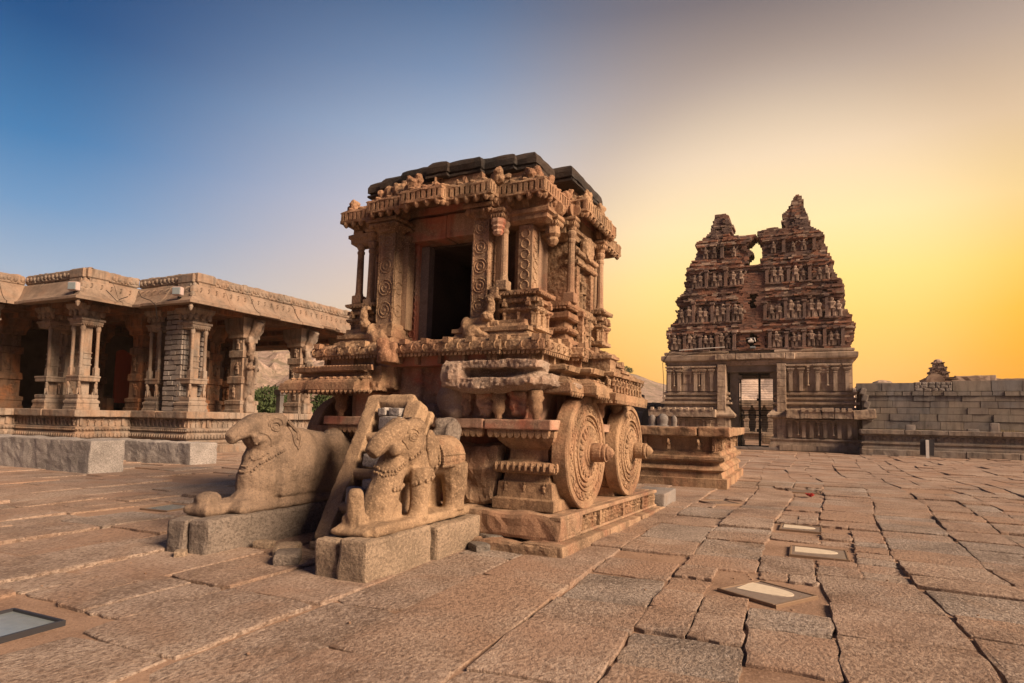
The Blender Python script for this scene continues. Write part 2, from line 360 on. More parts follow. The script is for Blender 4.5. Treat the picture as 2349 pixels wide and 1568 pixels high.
# ------------------------------------------------------------------ ground
gm_ = MB()
nx = 40
gx = [-400 + 800 * i / nx for i in range(nx + 1)]; gy = [-120 + 620 * i / nx for i in range(nx + 1)]
gm_.add([(x, y, -.026) for y in gy for x in gx], [[j * (nx + 1) + i, j * (nx + 1) + i + 1, (j + 1) * (nx + 1) + i + 1, (j + 1) * (nx + 1) + i] for j in range(nx) for i in range(nx)])
ground = struct('ground', gm_, S_DIRT)

# ================================================================== CHARIOT
def ratha(xc, hw, y0, y1, front=(), side=()):
    f = []
    dy = 0; lead = [(xc - hw, y0)]; tail = [(xc + hw, y0)]
    for u, d in front:
        lead += [(xc - u, y0 - dy), (xc - u, y0 - dy - d)]; tail = [(xc + u, y0 - dy - d), (xc + u, y0 - dy)] + tail
        dy += d
    pts = lead + tail; dx = 0; up = []; dn = []
    for a, b, d in side:
        up += [(xc + hw + dx, a), (xc + hw + dx + d, a)]; dn = [(xc + hw + dx + d, b), (xc + hw + dx, b)] + dn; dx += d
    rs = up + dn
    pts += rs + [(xc + hw, y1), (xc - hw, y1)] + [(2 * xc - x, y) for x, y in reversed(rs)]
    return pts
CHT = thing('stone_chariot', 'carved stone temple chariot with big round stone wheels and a blackened flat roof', 'stone chariot', (-2.36, 6.32, 0))
CHT.rotation_euler = (R_(-1.2), 0, R_(-2.0))
XC = -2.3
def P(name, mb, mat, smooth=False, stuff=False, parent=CHT): return part(name, mb, mat, parent, smooth, stuff)
def bulk(name, m, mat, vox=.02, rough=.012, rs=6, sm=3, parent=CHT):
    me = remeshed(name, m, mat, vox, sm, rough, rs)
    if sm < 3:      # freshly broken stone: sharp facets
        for v in me.vertices:
            d, p = noise.voronoi(v.co * 3.3); v.co += (v.co.normalized() * 0 + Vector((0, -1, -.35))) * (.03 * (d[1] - d[0]) - .012) + .012 * noise.noise_vector(v.co * 22)
        me.polygons.foreach_set('use_smooth', [False] * len(me.polygons))
    return part(name, me, mat, parent)
# plinth: step course and frieze course, each of separate long blocks
for k, (a, b) in enumerate(((.08, 1.75), (1.77, 3.3), (3.32, 4.78))):
    block_obj('step_block', S_PL, -.5, 0 + U(-.01, .01), a, b, -.08, .125, k + 1, CHT, bev=.02)
for k, (a, b) in enumerate(((-4.5, -2.9), (-2.88, -1.2), (-1.18, -.02))):
    block_obj('step_block', S_PL, a, b, .06 + (.05 if k < 2 else 0), .6, -.08, .115, k + 11, CHT, bev=.05, rough=.03)
block_obj('step_block', S_PL, -4.6, -4.1, .1, 4.75, -.08, .125, 17, CHT)
for k, (a, b) in enumerate(((-4.45, -3.1), (-3.08, -1.62), (-1.60, -.13))):
    block_obj('plinth_block', S_PL, a, b, .24 + .02 * k, 1.0, .125, .405 + .005 * k, k + 21, CHT, bev=.05, rough=.025)
m = MB(); m.box(-4.4, -.26, .9, 4.7, .10, .41); m.box(-.24, -.12, .98, 4.68, .13, .16, bev=.01); m.box(-.24, -.12, .30, 4.68, .355, .412, bev=.012); m.box(-.24, -.125, .3, 4.68, .125, .165, bev=.012)
P('plinth_core', m, S_PL)
m = MB(); m.box(-.4, -.225, .35, 4.64, .16, .36)
P('frieze_ground', m, S_IN)  # dark colour paints the shade in the gaps between the figures
m = MB()
for k in range(37):
    y = .38 + k * .117
    if k in (4, 11, 20, 29): m.box(-.24, -.125, y, y + .07, .165, .355); continue
    figure(m, Mt(-.165, y, .165, PI / 2, U(.18, .205), ry=0) @ Mt(0, 0, 0, 0, (1.05, 1.3, 1)))
P('plinth_frieze', m, S_CARVE, stuff=True)
# core and corner piers
m = MB(); m.box(-3.7, -.78, 1.0, 3.7, .4, 1.40); m.box(-3.75, -.72, .95, 3.8, 1.38, 1.9); P('core', m, S_RED)
pier_prof = [(-.02, .405), (0, .42), (0, .54), (-.04, .56), (-.06, .74), (-.10, .76), (-.12, .84), (-.03, .86), (.0, .885), (.0, .93), (-.05, .985), (-.13, 1.0), (-.16, 1.02), (-.16, 1.14), (-.12, 1.17), (-.04, 1.25), (-.02, 1.30), (-.02, 1.37)]
for (x0, x1, y0, y1) in ((-1.15, -.32, .56, 1.3), (-4.28, -3.45, .56, 1.3), (-1.1, -.36, 2.95, 3.6)):
    m = MB(); pl = [(x0, y0), (x1, y0), (x1, y1), (x0, y1)]
    m.sweep(pl, pier_prof, .11, .006); pr = P('pier', m, S_CH)
    m = MB()
    for x, y, a in along(pl, [0, 1], .075, .012): m.ball((0, 0, 0), (.026, .03, .06), 6, 4, Mt(x, y, .935, a))
    for x, y, a in along(pl, [0, 1], .06, -.02): m.box(-.012, .012, -.02, .02, .865, .895, Mt(x, y, 0, a))
    part('rib', m, S_CH, pr, stuff=True)
    m = MB()
    for x, y, a in along(pl, [0], .19, -.055, .1): figure(m, Mt(x, y, .56, 0, (.15, .12, .19)))
    part('relief', m, S_CARVE, pr, stuff=True)
block_obj('standing_slab', S_PL, -1.72, -1.14, .62, .86, .40, 1.20, 31, CHT, rough=.045, bev=.08)
block_obj('standing_slab', S_PL, -3.35, -2.9, .62, .9, .40, 1.15, 33, CHT, rough=.045, bev=.08)
# beam course
for k, (a, b) in enumerate(((-3.86, -2.87), (-2.2, -1.235), (-1.215, -.33))):
    block_obj('beam_block', S_RED, a, b, .42, 1.4, 1.385, 1.505, 41 + k, CHT, bev=.015, rough=.006)
block_obj('beam_block', S_RED, -.95, -.34, 1.42, 3.75, 1.385, 1.505, 45, CHT, bev=.015, rough=.006)
m = MB()
for a, b in ((-3.8, -2.9), (-2.15, -1.26), (-1.19, -.36)):
    k = round((b - a) / .088)
    for i in range(k):
        x = a + (b - a) * (i + .5) / k
        m.rings([[(x + .044 * math.cos(t), .45, 1.355 - .075 * math.sin(t)) for t in [PI * q / 6 for q in range(7)]] + [(x - .044, .45, 1.385), (x + .044, .45, 1.385)],
                 [(x + .044 * math.cos(t), .52, 1.355 - .075 * math.sin(t)) for t in [PI * q / 6 for q in range(7)]] + [(x - .044, .52, 1.385), (x + .044, .52, 1.385)]])
P('scalloped_fringe', m, S_CH, stuff=True)
# bracket zone 1.5 - 1.84
m = MB(); m.box(-3.6, -2.95, .72, 1.4, 1.5, 1.86); m.box(-1.7, -.62, .70, 1.4, 1.5, 1.86); m.box(-.8, -.5, 1.3, 3.7, 1.5, 1.86); P('bracket_wall', m, S_RED, stuff=True)
def pendant(x, y, s=.85):
    m = MB(); m.lathe([(.10, 1.86), (.10, 1.80), (.12, 1.77), (.085, 1.72), (.10, 1.66), (.09, 1.60), (.05, 1.56), (.055, 1.53), (.01, 1.47)], 10, Mt(x, y, 0, 0, (s, s, 1)))
    return P('lotus_pendant', m, S_CH, True)
for x, y in ((-1.06, .50), (-.56, .52), (-3.66, .55), (-.33, 1.35), (-.33, 2.15), (-.33, 2.95)): pendant(x, y)
for x, s in ((-1.62, 1), (-1.30, 1.1), (-.82, .9)):
    m = MB(); m.box(x - .13, x + .13, .50, .76, 1.77, 1.86, bev=.02); m.box(x - .09, x + .09, .56, .76, 1.66, 1.78, bev=.02); m.ball((x - .05, .55, 1.70), (.06, .07, .08)); m.ball((x + .06, .56, 1.65), (.06, .06, .10)); m.ball((x, .60, 1.58), (.10, .09, .06)); m.box(x - .07, x + .07, .62, .76, 1.5, 1.7)
    bulk('bracket_figure', m, S_RED, .022, .03, 9, 2)
m = MB(); m.box(-1.95, -1.6, .5, .8, 1.52, 1.9); m.ball((-1.8, .5, 1.75), (.2, .12, .2)); m.ball((-1.7, .52, 1.6), (.12, .12, .12)); bulk('broken_bracket', m, S_ROUGH, .03, .035, 5)
# base mouldings
P0 = ratha(XC, 1.86, .42, 3.7, front=[(1.3, .06)], side=[(1.3, 2.75, .17)])
kh = [(.06, 1.84), (.30, 1.84), (.31, 1.86), (.30, 1.955), (.27, 1.96), (.26, 1.985), (.20, 2.02), (.14, 2.05), (.08, 2.06), (.08, 2.10), (.16, 2.11), (.19, 2.135), (.19, 2.175), (.15, 2.20), (-.08, 2.205), (-.16, 2.21), (-.16, 2.36), (-.3, 2.365)]
left_pl = [(-4.16, .44), (-3.55, .44), (-3.55, .36), (-2.98, .36), (-2.98, 2.6), (-2.98, 3.7), (-4.16, 3.7)]
m = MB(); m.sweep(left_pl, [(d - (.1 if d > .2 else 0) * 0, z) for d, z in kh], .14, .006, .004); m.v = [(min(x, -2.98 + .05 * noise.noise((y * 4, z * 5, 1))), y, z) for x, y, z in m.v]
P('base_moulding', m, S_CH)
right_pl = [(-1.5, .86), (-.44, .86), (-.44, 1.3), (-.27, 1.3), (-.27, 2.75), (-.44, 2.75), (-.44, 3.7), (-1.5, 3.7)]
m = MB(); m.sweep(right_pl, kh, .14, .006, .004); P('base_moulding', m, S_CH)
m = MB()
for pl, ed in ((left_pl, [0, 2]), (right_pl, [1, 3])):
    for x, y, a in along(pl, ed, .055, .19): m.rings([[(-.018, -.02, 2.12), (.018, -.02, 2.12), (.018, .05, 2.12), (-.018, .05, 2.12)], [(-.002, -.02, 2.175), (.034, -.02, 2.175), (.034, .05, 2.19), (-.002, .05, 2.19)]], M=Mt(x, y, 0, a))
    for x, y, a in along(pl, ed, .075, .30): m.lathe([(.03, 1.845), (.028, 1.82), (.004, 1.79)], 6, Mt(x, y, 0, a))
    for x, y, a in along(pl, ed, .11, .20): m.ball((0, 0, 2.02), (.04, .03, .022), 6, 4, Mt(x, y, 0, a))
P('moulding_beads', m, S_CH, stuff=True)
# broken front: stained recess wall and fractured blocks
m = MB(); m.box(-3.1, -1.55, .78, 1.3, 1.45, 2.30); m.box(-2.78, -2.4, .70, .9, 1.5, 2.26); m.ball((-2.1, .86, 1.95), (.4, .16, .3)); bulk('recess_wall', m, S_RED, .03, .02, 4, 2)
m = MB(); m.box(-1.78, -.52, .50, 1.3, 1.88, 2.2); m.box(-1.74, -.46, .28, .8, 2.115, 2.215); m.box(-1.72, -.62, .24, .8, 1.90, 2.0); m.box(-1.76, -1.5, .22, .6, 1.88, 2.18)
m.box(-1.3, -.5, .22, .7, 1.93, 2.0); m.box(-.75, -.35, .5, 1.1, 1.9, 2.06); m.ball((-.68, .62, 1.97), (.38, .36, .13)); m.ball((-1.25, .40, 1.90), (.5, .22, .09)); m.ball((-1.62, .42, 2.05), (.18, .24, .17)); m.ball((-.42, .82, 1.93), (.34, .34, .08)); m.ball((-.95, .42, 1.93), (.3, .24, .08))
bulk('fractured_block', m, S_ROUGH, .018, .016, 4.5, 1)
m = MB(); m.box(-3.05, -2.86, .42, 1.0, 1.95, 2.2); m.box(-3.02, -2.74, .52, 1.0, 1.9, 2.2); m.box(-3.1, -2.84, .34, .9, 1.86, 1.98); bulk('fractured_block', m, S_CH, .02, .02, 5, 1)
m = MB(); m.box(-2.55, -1.95, .6, 1.0, 1.36, 1.62); m.ball((-2.1, .62, 1.5), (.2, .16, .2)); m.ball((-1.9, .62, 1.35), (.16, .18, .28)); bulk('fractured_block', m, S_ROUGH, .03, .04, 4, 2)
# recessed panel course under the floor cornice
m = MB()
for x, y, a in along(P0, [0, 1, 2, 3, 4, 5, 6, 7, 8, 9], .34, -.14): m.box(-.05, .05, -.03, .02, 2.215, 2.345, Mt(x, y, 0, a))
P('panel_course', m, S_CH, stuff=True)
m = MB(); m.sweep(offset(P0, -.17), [(0, 2.2), (0, 2.36)], .2, .005); P('panel_wall', m, S_RED)
# floor cornice
m = MB(); m.sweep(P0, [(-.2, 2.345), (-.03, 2.345), (0, 2.36), (.005, 2.40), (0, 2.475), (-.02, 2.49), (-.05, 2.495), (-.08, 2.53), (-.14, 2.535), (-.3, 2.54)], .10, .010, .006); P('floor_cornice', m, S_CARVE)
m = MB()
for x, y, a in along(P0, [0, 1, 2, 3, 4, 5, 6, 7, 8, 9], .062, -.03): m.rings([[(-.02, -.02, 2.35), (.02, -.02, 2.35), (.02, .03, 2.35), (-.02, .03, 2.35)], [(-.014, -.012, 2.305), (.014, -.012, 2.305), (.014, .02, 2.315), (-.014, .02, 2.315)]], M=Mt(x, y, 0, a))
for x, y, a in along(P0, [0, 2, 4, 5, 7, 9], .17, .002): m.torus(.036, .011, 9, 4, Mt(x, y, 2.42, a) @ Mt(0, 0, 0, 0, 1, PI / 2))
for x, y, a in along(P0, [0, 2, 4, 5, 7, 9], .34, -.04): m.box(-.05, .05, -.05, .05, 2.47, 2.545, Mt(x, y, 0, a), j=.006)
P('cornice_carving', m, S_CH, stuff=True)
m = MB(); m.box(-2.83, -2.55, .27, .5, 2.22, 2.5); m.ball((-2.72, .27, 2.45), (.10, .09, .12)); m.ball((-2.68, .24, 2.32), (.11, .08, .10)); m.ball((-2.74, .22, 2.49), (.05, .06, .07)); bulk('spout_figure', m, S_CH, .014, .010, 14)
m = MB(); m.box(-4.1, -.5, .5, 3.6, 2.36, 2.52); P('floor_slab', m, S_PL)
# side balcony with dancing figures
m = MB(); pl = [(-.5, 1.56), (.06, 1.56), (.06, 3.0), (-.5, 3.0)]
m.sweep(pl, [(0, 1.80), (.06, 1.81), (.07, 1.89), (.03, 1.91), (-.06, 1.92), (-.06, 2.12), (.02, 2.13), (.03, 2.17), (-.02, 2.19), (-.1, 2.2)], .12, .006, .004); bl = P('side_balcony', m, S_CH)
m = MB()
for x, y, a in along(pl, [0], .14, .0): figure(m, Mt(x, y, 1.915, a, (.2, .2, .21)))
for x, y, a in along(pl, [1], .125, -.02, .08): figure(m, Mt(x, y, 1.915, a, (.22, .2, .21)))
for x, y, a in along(pl, [0, 1], .055, .05): m.box(-.018, .018, -.015, .02, 1.765, 1.81, Mt(x, y, 0, a))
part('dancing_figure', m, S_CARVE, bl, stuff=True)
m = MB()
for (y0, y1, x1, z1) in ((1.56, 1.86, .03, 2.44), (1.86, 2.15, .01, 2.36), (2.15, 2.42, .0, 2.30), (2.42, 2.7, .02, 2.26), (2.7, 2.95, .04, 2.23)):
    m.sweep([(-.4, y0), (x1, y0), (x1, y1), (-.4, y1)], [(-.02, 2.19), (-.02, z1 - .09), (.015, z1 - .08), (.015, z1 - .04), (-.03, z1 - .03), (-.05, z1)], .1, .006)
part('miniature_tower', m, S_CARVE, bl)
# wheels
def wheel(x, y, z, R, side, spin):
    M = Mt(x, y, z, 0, 1) @ Matrix.Rotation(side * PI / 2, 4, 'Y') @ Matrix.Rotation(spin, 4, 'Z')
    m = MB(); t = .21
    m.lathe([(R * .97, -t), (R, -t + .02), (R, -.02), (R * .985, 0), (R * .90, .004), (R * .885, -.022), (R * .86, -.022), (R * .85, -.006), (R * .70, -.006), (R * .69, .016), (R * .66, .018), (R * .645, -.02), (R * .625, -.02), (R * .615, .004), (R * .57, .006), (R * .56, -.018), (R * .53, -.018), (R * .52, .012), (R * .47, .016), (R * .45, .0), (R * .26, .028), (R * .24, .05), (.02, .05)], 64, M)
    m.jitter(.006, 5, 3)
    o = P('wheel', m, S_CH)
    m = MB()
    for k in range(26):
        a = 2 * PI * k / 26
        m.torus(R * .052, .010, 10, 4, M @ Mt(R * .775 * math.cos(a), R * .775 * math.sin(a), -.002))
        m.ball((R * .775 * math.cos(a + .12), R * .775 * math.sin(a + .12), 0), (.022, .022, .014), 5, 3, M)
    for k in range(40):
        a = 2 * PI * k / 40; m.ball((R * .593 * math.cos(a), R * .593 * math.sin(a), .008), (.018, .018, .012), 5, 3, M)
    for k in range(20):
        a = 2 * PI * k / 20; m.ball((0, 0, 0), (R * .105, R * .05, .02), 7, 4, M @ Matrix.Rotation(a, 4, 'Z') @ Mt(R * .355, 0, .018))
    part('wheel_carving', m, S_CARVE, o, stuff=True)
    m = MB(); m.lathe([(.15, .03), (.145, .06), (.118, .07), (.125, .11), (.122, .20), (.112, .215), (.118, .23), (.116, .255), (.085, .265), (.088, .285), (.055, .33), (.01, .36)], 20, M)
    part('hub', m, S_CH, o, smooth=False)
    m = MB(); m.lathe([(.10, -.9), (.10, -t)], 12, M); part('axle', m, S_PL, o)
    return o
wheel(-.2, 1.36, 1.12, .725, 1, .1); wheel(-.2, 3.30, 1.115, .705, 1, .7)
wheel(-4.42, 1.36, 1.12, .725, -1, .3); wheel(-4.42, 3.30, 1.115, .705, -1, .2)
# shrine body
m = MB(); m.box(-3.4, -2.86, 1.25, 3.45, 2.5, 4.53); m.box(-1.72, -.98, 1.25, 3.45, 2.5, 4.53); m.box(-2.9, -1.7, 3.2, 3.45, 2.5, 4.53); m.box(-2.9, -1.7, 1.3, 3.3, 4.12, 4.53); P('shrine_wall', m, S_WALL_IN)
m = MB(); m.box(-2.88, -2.80, 1.36, 3.2, 2.54, 4.12); m.box(-1.80, -1.70, 1.36, 3.2, 2.54, 4.12); m.box(-2.85, -1.72, 3.1, 3.2, 2.54, 4.12); m.box(-2.85, -1.72, 1.32, 3.2, 4.06, 4.13); m.box(-2.85, -1.72, 1.4, 3.2, 2.5, 2.56); P('chamber_shade_lining', m, S_IN, stuff=True)  # added lining, its dark colour stands in for the shade indoors
m = MB(); m.box(-3.9, -.62, 1.0, 3.6, 4.48, 4.58); P('ceiling_slab', m, S_RED)
m = MB(); m.box(-2.98, -2.83, 1.14, 1.3, 2.53, 4.1, bev=.01); m.box(-3.12, -3.0, 1.10, 1.3, 2.53, 4.1, bev=.02); P('door_frame', m, S_RED)
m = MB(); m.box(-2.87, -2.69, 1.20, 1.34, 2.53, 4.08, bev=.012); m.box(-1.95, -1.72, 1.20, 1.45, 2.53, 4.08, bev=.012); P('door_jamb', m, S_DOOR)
m = MB()
for z in [2.75 + .1 * k for k in range(13)]: m.torus(.05, .012, 9, 4, Mt(-2.905, 1.135, z) @ Mt(0, 0, 0, 0, 1, PI / 2))
P('door_carving', m, S_RED, stuff=True)
block_obj('lintel', S_RED, -3.1, -2.28, 1.0, 1.35, 4.1, 4.44, 51, CHT, bev=.02, rough=.008)
block_obj('lintel', S_RED, -2.27, -1.5, 1.0, 1.35, 4.1, 4.44, 52, CHT, bev=.02, rough=.008)
for x0, x1 in ((-3.3, -3.15), (-1.7, -1.45), (-1.2, -1.0)):
    m = MB(); m.box(x0, x1, 1.1, 1.3, 2.6, 4.36, bev=.02); P('pilaster', m, S_WALL_IN)
for x in (-3.2, -1.62):   # flaking plaster strip beside the door
    m = MB(); m.box(x, x + .06, 1.22, 1.3, 2.6, 4.1, bev=.015); P('moulding_strip', m, S_RED)
# stepped base under the shrine
PB = ratha(XC, 1.52, .72, 3.55, front=[(.92, .04)])
def half(plan, xa, xb): return [(min(max(x, xa), xb), y) for x, y in plan]
for a, b in ((-3.86, -2.92), (-1.84, -.78)):
    m = MB(); m.sweep([(a, .66), (b, .66), (b, 3.5), (a, 3.5)], [(.06, 2.53), (.06, 2.575), (.02, 2.59), (.0, 2.63), (.03, 2.64), (.03, 2.69), (-.03, 2.70), (-.06, 2.75), (-.06, 2.79), (-.2, 2.80)], .13, .008, .004)
    P('shrine_base', m, S_CH)
def capital(x, y, z, w_, top, rz=0):
    """abacus with drooping lotus fringe and a pair of rolled brackets over it"""
    m = MB(); M = Mt(x, y, z, rz)
    a = w_ * .8
    m.lathe([(w_ * .62, -.02), (w_ * .72, .02), (w_ * 1.0, .07)], 8, M, PI / 8)
    m.box(-a, a, -a, a, .07, .105, M, bev=.012); m.box(-a * 1.18, a * 1.18, -a * 1.18, a * 1.18, .105, .165, M, bev=.014)
    o = P('capital', m, S_CH)
    m = MB()
    for q in range(4):
        for k in range(5): m.lathe([(a * .2, .075), (a * .17, .05), (.003, .025)], 5, M @ Matrix.Rotation(q * PI / 2, 4, 'Z') @ Mt(-a + a * .4 * k + a * .2, -a * .98, 0))
    part('lotus_fringe', m, S_CH, o, stuff=True)
    m = MB(); h = top - z - .165
    m.box(-a * .5, a * .5, -a * .5, a * .5, .165, .165 + h, M)
    for q in range(4): m.lathe([(h * .46, -a * .42), (h * .48, -a * .3), (h * .40, -a * .2), (h * .40, a * .2), (h * .48, a * .3), (h * .46, a * .42)], 12, M @ Matrix.Rotation(q * PI / 2, 4, 'Z') @ Mt(0, -a * .72, .165 + h * .48) @ Matrix.Rotation(PI / 2, 4, 'Y'))
    part('roll_bracket', m, S_CH, o)
    return o
def main_pillar(x0, x1, y0, y1, z0, z1):
    m = MB(); m.box(x0, x1, y0, y1, z0, z1, bev=.012); m.box(x0 + .02, x1 + .09, y1 - .04, y1 + .12, z0, z1 - .02, bev=.012)
    o = P('pillar', m, S_PL)
    m = MB(); xm = (x0 + x1) / 2; w_ = x1 - x0; k = int((z1 - z0 - .1) / (w_ * .92))
    for i in range(k):
        z = z0 + .1 + (i + .5) * (z1 - z0 - .1) / k
        m.torus(w_ * .40, .010, 16, 4, Mt(xm, y0 - .001, z) @ Mt(0, 0, 0, 0, 1, PI / 2)); m.torus(w_ * .24, .010, 12, 4, Mt(xm, y0 - .001, z) @ Mt(0, 0, 0, 0, 1, PI / 2)); m.ball((xm, y0, z), (.022, .012, .022), 6, 4)
        m.torus((y1 - y0) * .38, .010, 14, 4, Mt(x1 + .001, (y0 + y1) / 2, z) @ Mt(0, 0, 0, 0, 1, 0, PI / 2)); m.ball((x1, (y0 + y1) / 2, z), (.012, .022, .022), 6, 4)
    m.box(x0, x0 + .018, y0 - .012, y0 + .02, z0 + .1, z1); m.box(x1 - .018, x1, y0 - .012, y0 + .02, z0 + .1, z1)
    part('medallion', m, S_CARVE, o, stuff=True)
    m = MB(); m.box(x0 - .05, x1 + .06, y0 - .06, y1 + .05, 2.52, z0 + .06); m.ball((xm - .04, y0 - .05, 2.62), (.17, .13, .13)); m.ball((x0 - .04, y0 - .02, 2.74), (.09, .11, .12)); m.ball((xm + .08, y0 - .06, 2.58), (.13, .1, .08)); m.box(x0 - .1, x1 + .1, y0 - .12, y1, 2.52, 2.58)
    bulk('pillar_base', m, S_CH, .02, .02, 8)
    capital(xm, (y0 + y1) / 2 - .03, z1, w_ * 1.0, 4.57)
main_pillar(-1.64, -1.40, .72, .95, 2.78, 4.2); main_pillar(-3.24, -2.95, .72, .95, 2.78, 4.2)
def colonnette(x, y, z0, z1, r, top=4.50, oct_=False):
    m = MB(); h = z1 - z0
    m.box(x - r * 1.35, x + r * 1.35, y - r * 1.35, y + r * 1.35, z0, z0 + h * .14, bev=.01)
    m.lathe([(r * 1.2, z0 + h * .14), (r, z0 + h * .2), (r * .88, z0 + h * .80), (r * 1.05, z0 + h * .82), (r * 1.05, z0 + h * .85), (r * .8, z0 + h * .87), (r * 1.25, z0 + h * .92), (r * 1.3, z0 + h * .955), (r * .8, z0 + h * .985), (r * .8, z1)], 10, Mt(x, y, 0))
    P('colonnette', m, S_PL); capital(x, y, z1, r * 1.75, top)
for x, y, z0 in ((-1.22, .82, 3.2), (-3.74, .90, 3.2), (-3.47, .84, 3.1), (-.54, 1.50, 3.12), (-.52, 2.66, 3.12), (-3.9, 1.5, 3.12), (-.80, 3.2, 3.2)):
    colonnette(x, y, z0, 4.16, .055)
for x, y in ((-.96, 1.02),):
    m = MB(); m.box(x - .1, x + .1, y - .1, y + .12, 2.8, 4.1, bev=.012); o = P('pilaster', m, S_PL)
    m = MB()
    for i in range(6):
        z = 3.28 + .14 * i; m.torus(.06, .01, 12, 4, Mt(x, y - .101, z) @ Mt(0, 0, 0, 0, 1, PI / 2)); m.torus(.06, .01, 12, 4, Mt(x + .101, y, z) @ Mt(0, 0, 0, 0, 1, 0, PI / 2))
    part('medallion', m, S_CARVE, o, stuff=True); capital(x + .03, y - .03, 4.12, .15, 4.52)
m = MB(); m.lathe([(.005, 3.92), (.05, 3.93), (.075, 3.97), (.065, 4.0), (.09, 4.03), (.08, 4.06), (.10, 4.09), (.10, 4.14)], 8, Mt(-1.27, .72, 0, PI / 8)); P('hanging_lotus', m, S_RED); capital(-1.27, .76, 4.12, .12, 4.42)
m = MB(); m.lathe([(.005, 3.82), (.05, 3.84), (.09, 3.9), (.07, 3.94), (.11, 3.98), (.10, 4.08)], 8, Mt(-.66, 1.12, 0)); P('hanging_lotus', m, S_CH); capital(-.66, 1.12, 4.06, .13, 4.42)
# entablature ledges that carry the capitals
m = MB()
for a, b, y0, y1 in ((-1.46, -.62, .84, 1.3), (-3.9, -3.3, .84, 1.1)): m.sweep([(a, y0), (b, y0), (b, y1), (a, y1)], [(-.06, 4.10), (0, 4.14), (0, 4.2), (.03, 4.22), (.03, 4.27), (-.02, 4.3), (-.02, 4.5)], .12, .006)
m.sweep([(-1.1, 1.4), (-.58, 1.4), (-.58, 2.7), (-1.1, 2.7)], [(-.1, 4.06), (-.02, 4.1), (-.02, 4.18), (.02, 4.2), (.02, 4.25), (-.05, 4.28), (-.05, 4.5)], .12, .006)
P('entablature', m, S_CH, stuff=True)
# miniature shrines at the corners
def mini(x0, x1, y0, y1):
    m = MB(); pl = [(x0, y0), (x1, y0), (x1, y1), (x0, y1)]
    m.sweep(pl, [(0, 2.66), (.02, 2.67), (.02, 2.72), (-.03, 2.73), (-.03, 2.90), (.0, 2.91), (.02, 2.93), (.02, 2.96), (-.04, 2.97), (-.04, 3.02), (.01, 3.03), (.01, 3.08), (-.03, 3.09), (-.03, 3.12), (.02, 3.135), (.04, 3.15), (.04, 3.185), (-.02, 3.2)], .1, .005, .003)
    o = P('miniature_shrine', m, S_CARVE)
    m = MB()
    for x, y, a in along(pl, [0, 1], .15, -.02, .05):
        m.lathe([(.028, 2.73), (.02, 2.75), (.02, 2.86), (.034, 2.88), (.034, 2.905)], 7, Mt(x, y, 0, a))
    for x, y, a in along(pl, [0, 1], .18, .0, .1): m.box(-.05, .05, -.035, .02, 2.97, 3.035, Mt(x, y, 0, a), bev=.01); m.ball((0, -.02, 3.06), (.05, .03, .035), 7, 4, Mt(x, y, 0, a))
    for x, y, a in along(pl, [0, 1], .05, .035): m.box(-.016, .016, -.01, .02, 3.125, 3.152, Mt(x, y, 0, a))
    part('shrine_carving', m, S_CH, o, stuff=True)
mini(-1.26, -.72, .80, 1.28); mini(-3.84, -3.36, .80, 1.28); mini(-1.2, -.74, 2.9, 3.4)
m = MB(); m.box(-1.44, -1.22, .70, .9, 2.66, 2.8, bev=.02); m.ball((-1.36, .66, 2.84), (.09, .10, .07)); m.ball((-1.31, .66, 2.96), (.06, .07, .13)); m.ball((-1.31, .62, 3.05), (.05, .06, .06)); m.box(-1.42, -1.22, .68, .85, 3.08, 3.13); m.box(-1.37, -1.25, .7, .84, 3.12, 3.24)
bulk('seated_lion', m, S_CARVE, .012, .008, 14)
m = MB(); m.ball((-3.42, .70, 2.85), (.09, .10, .07)); m.ball((-3.44, .68, 2.97), (.06, .07, .13)); m.box(-3.5, -3.34, .7, .85, 2.75, 2.8); m.box(-3.5, -3.36, .68, .85, 3.06, 3.12); bulk('seated_lion', m, S_CARVE, .014, .008, 14)
# side projection: tiers, ledge, niche
sp = [(-1.1, 1.36), (-.52, 1.36), (-.52, 2.74), (-1.1, 2.74)]
m = MB(); m.sweep(sp, [(.02, 2.53), (.04, 2.55), (.04, 2.61), (-.04, 2.63), (-.06, 2.70), (.0, 2.71), (.02, 2.74), (.0, 2.78), (-.07, 2.79), (-.07, 2.88), (.0, 2.89), (.02, 2.91), (.02, 2.98), (-.06, 3.0), (-.06, 3.03), (.0, 3.05), (.02, 3.07), (.02, 3.12), (-.05, 3.13)], .11, .006, .003); o = P('side_projection', m, S_CH)
m = MB()
for x, y, a in along(sp, [0, 1], .05, .01): m.box(-.015, .015, -.012, .02, 2.725, 2.76, Mt(x, y, 0, a)); m.box(-.016, .016, -.012, .02, 3.03, 3.055, Mt(x, y, 0, a))
part('dentil', m, S_CH, o, stuff=True)
m = MB(); m.box(-1.05, -.62, 1.7, 2.45, 3.13, 4.06, bev=.015); m.box(-.66, -.54, 1.72, 1.84, 3.13, 3.72, bev=.012); m.box(-.66, -.54, 2.3, 2.42, 3.13, 3.72, bev=.012)
for z, e in ((3.72, .04), (3.80, .0), (3.86, .05), (3.94, -.02)): m.box(-.7, -.54 + e, 1.70 - e, 2.44 + e, z, z + .07, bev=.015)
m.lathe([(.0, -.05), (.17, -.05), (.19, 0), (.17, .05), (0, .05)], 14, Mt(-.52, 2.07, 4.02) @ Matrix.Rotation(PI / 2, 4, 'Y'))
P('niche_shrine', m, S_CARVE)
m = MB(); figure(m, Mt(-.60, 2.07, 3.15, PI / 2, .5)); P('niche_figure', m, S_CARVE)
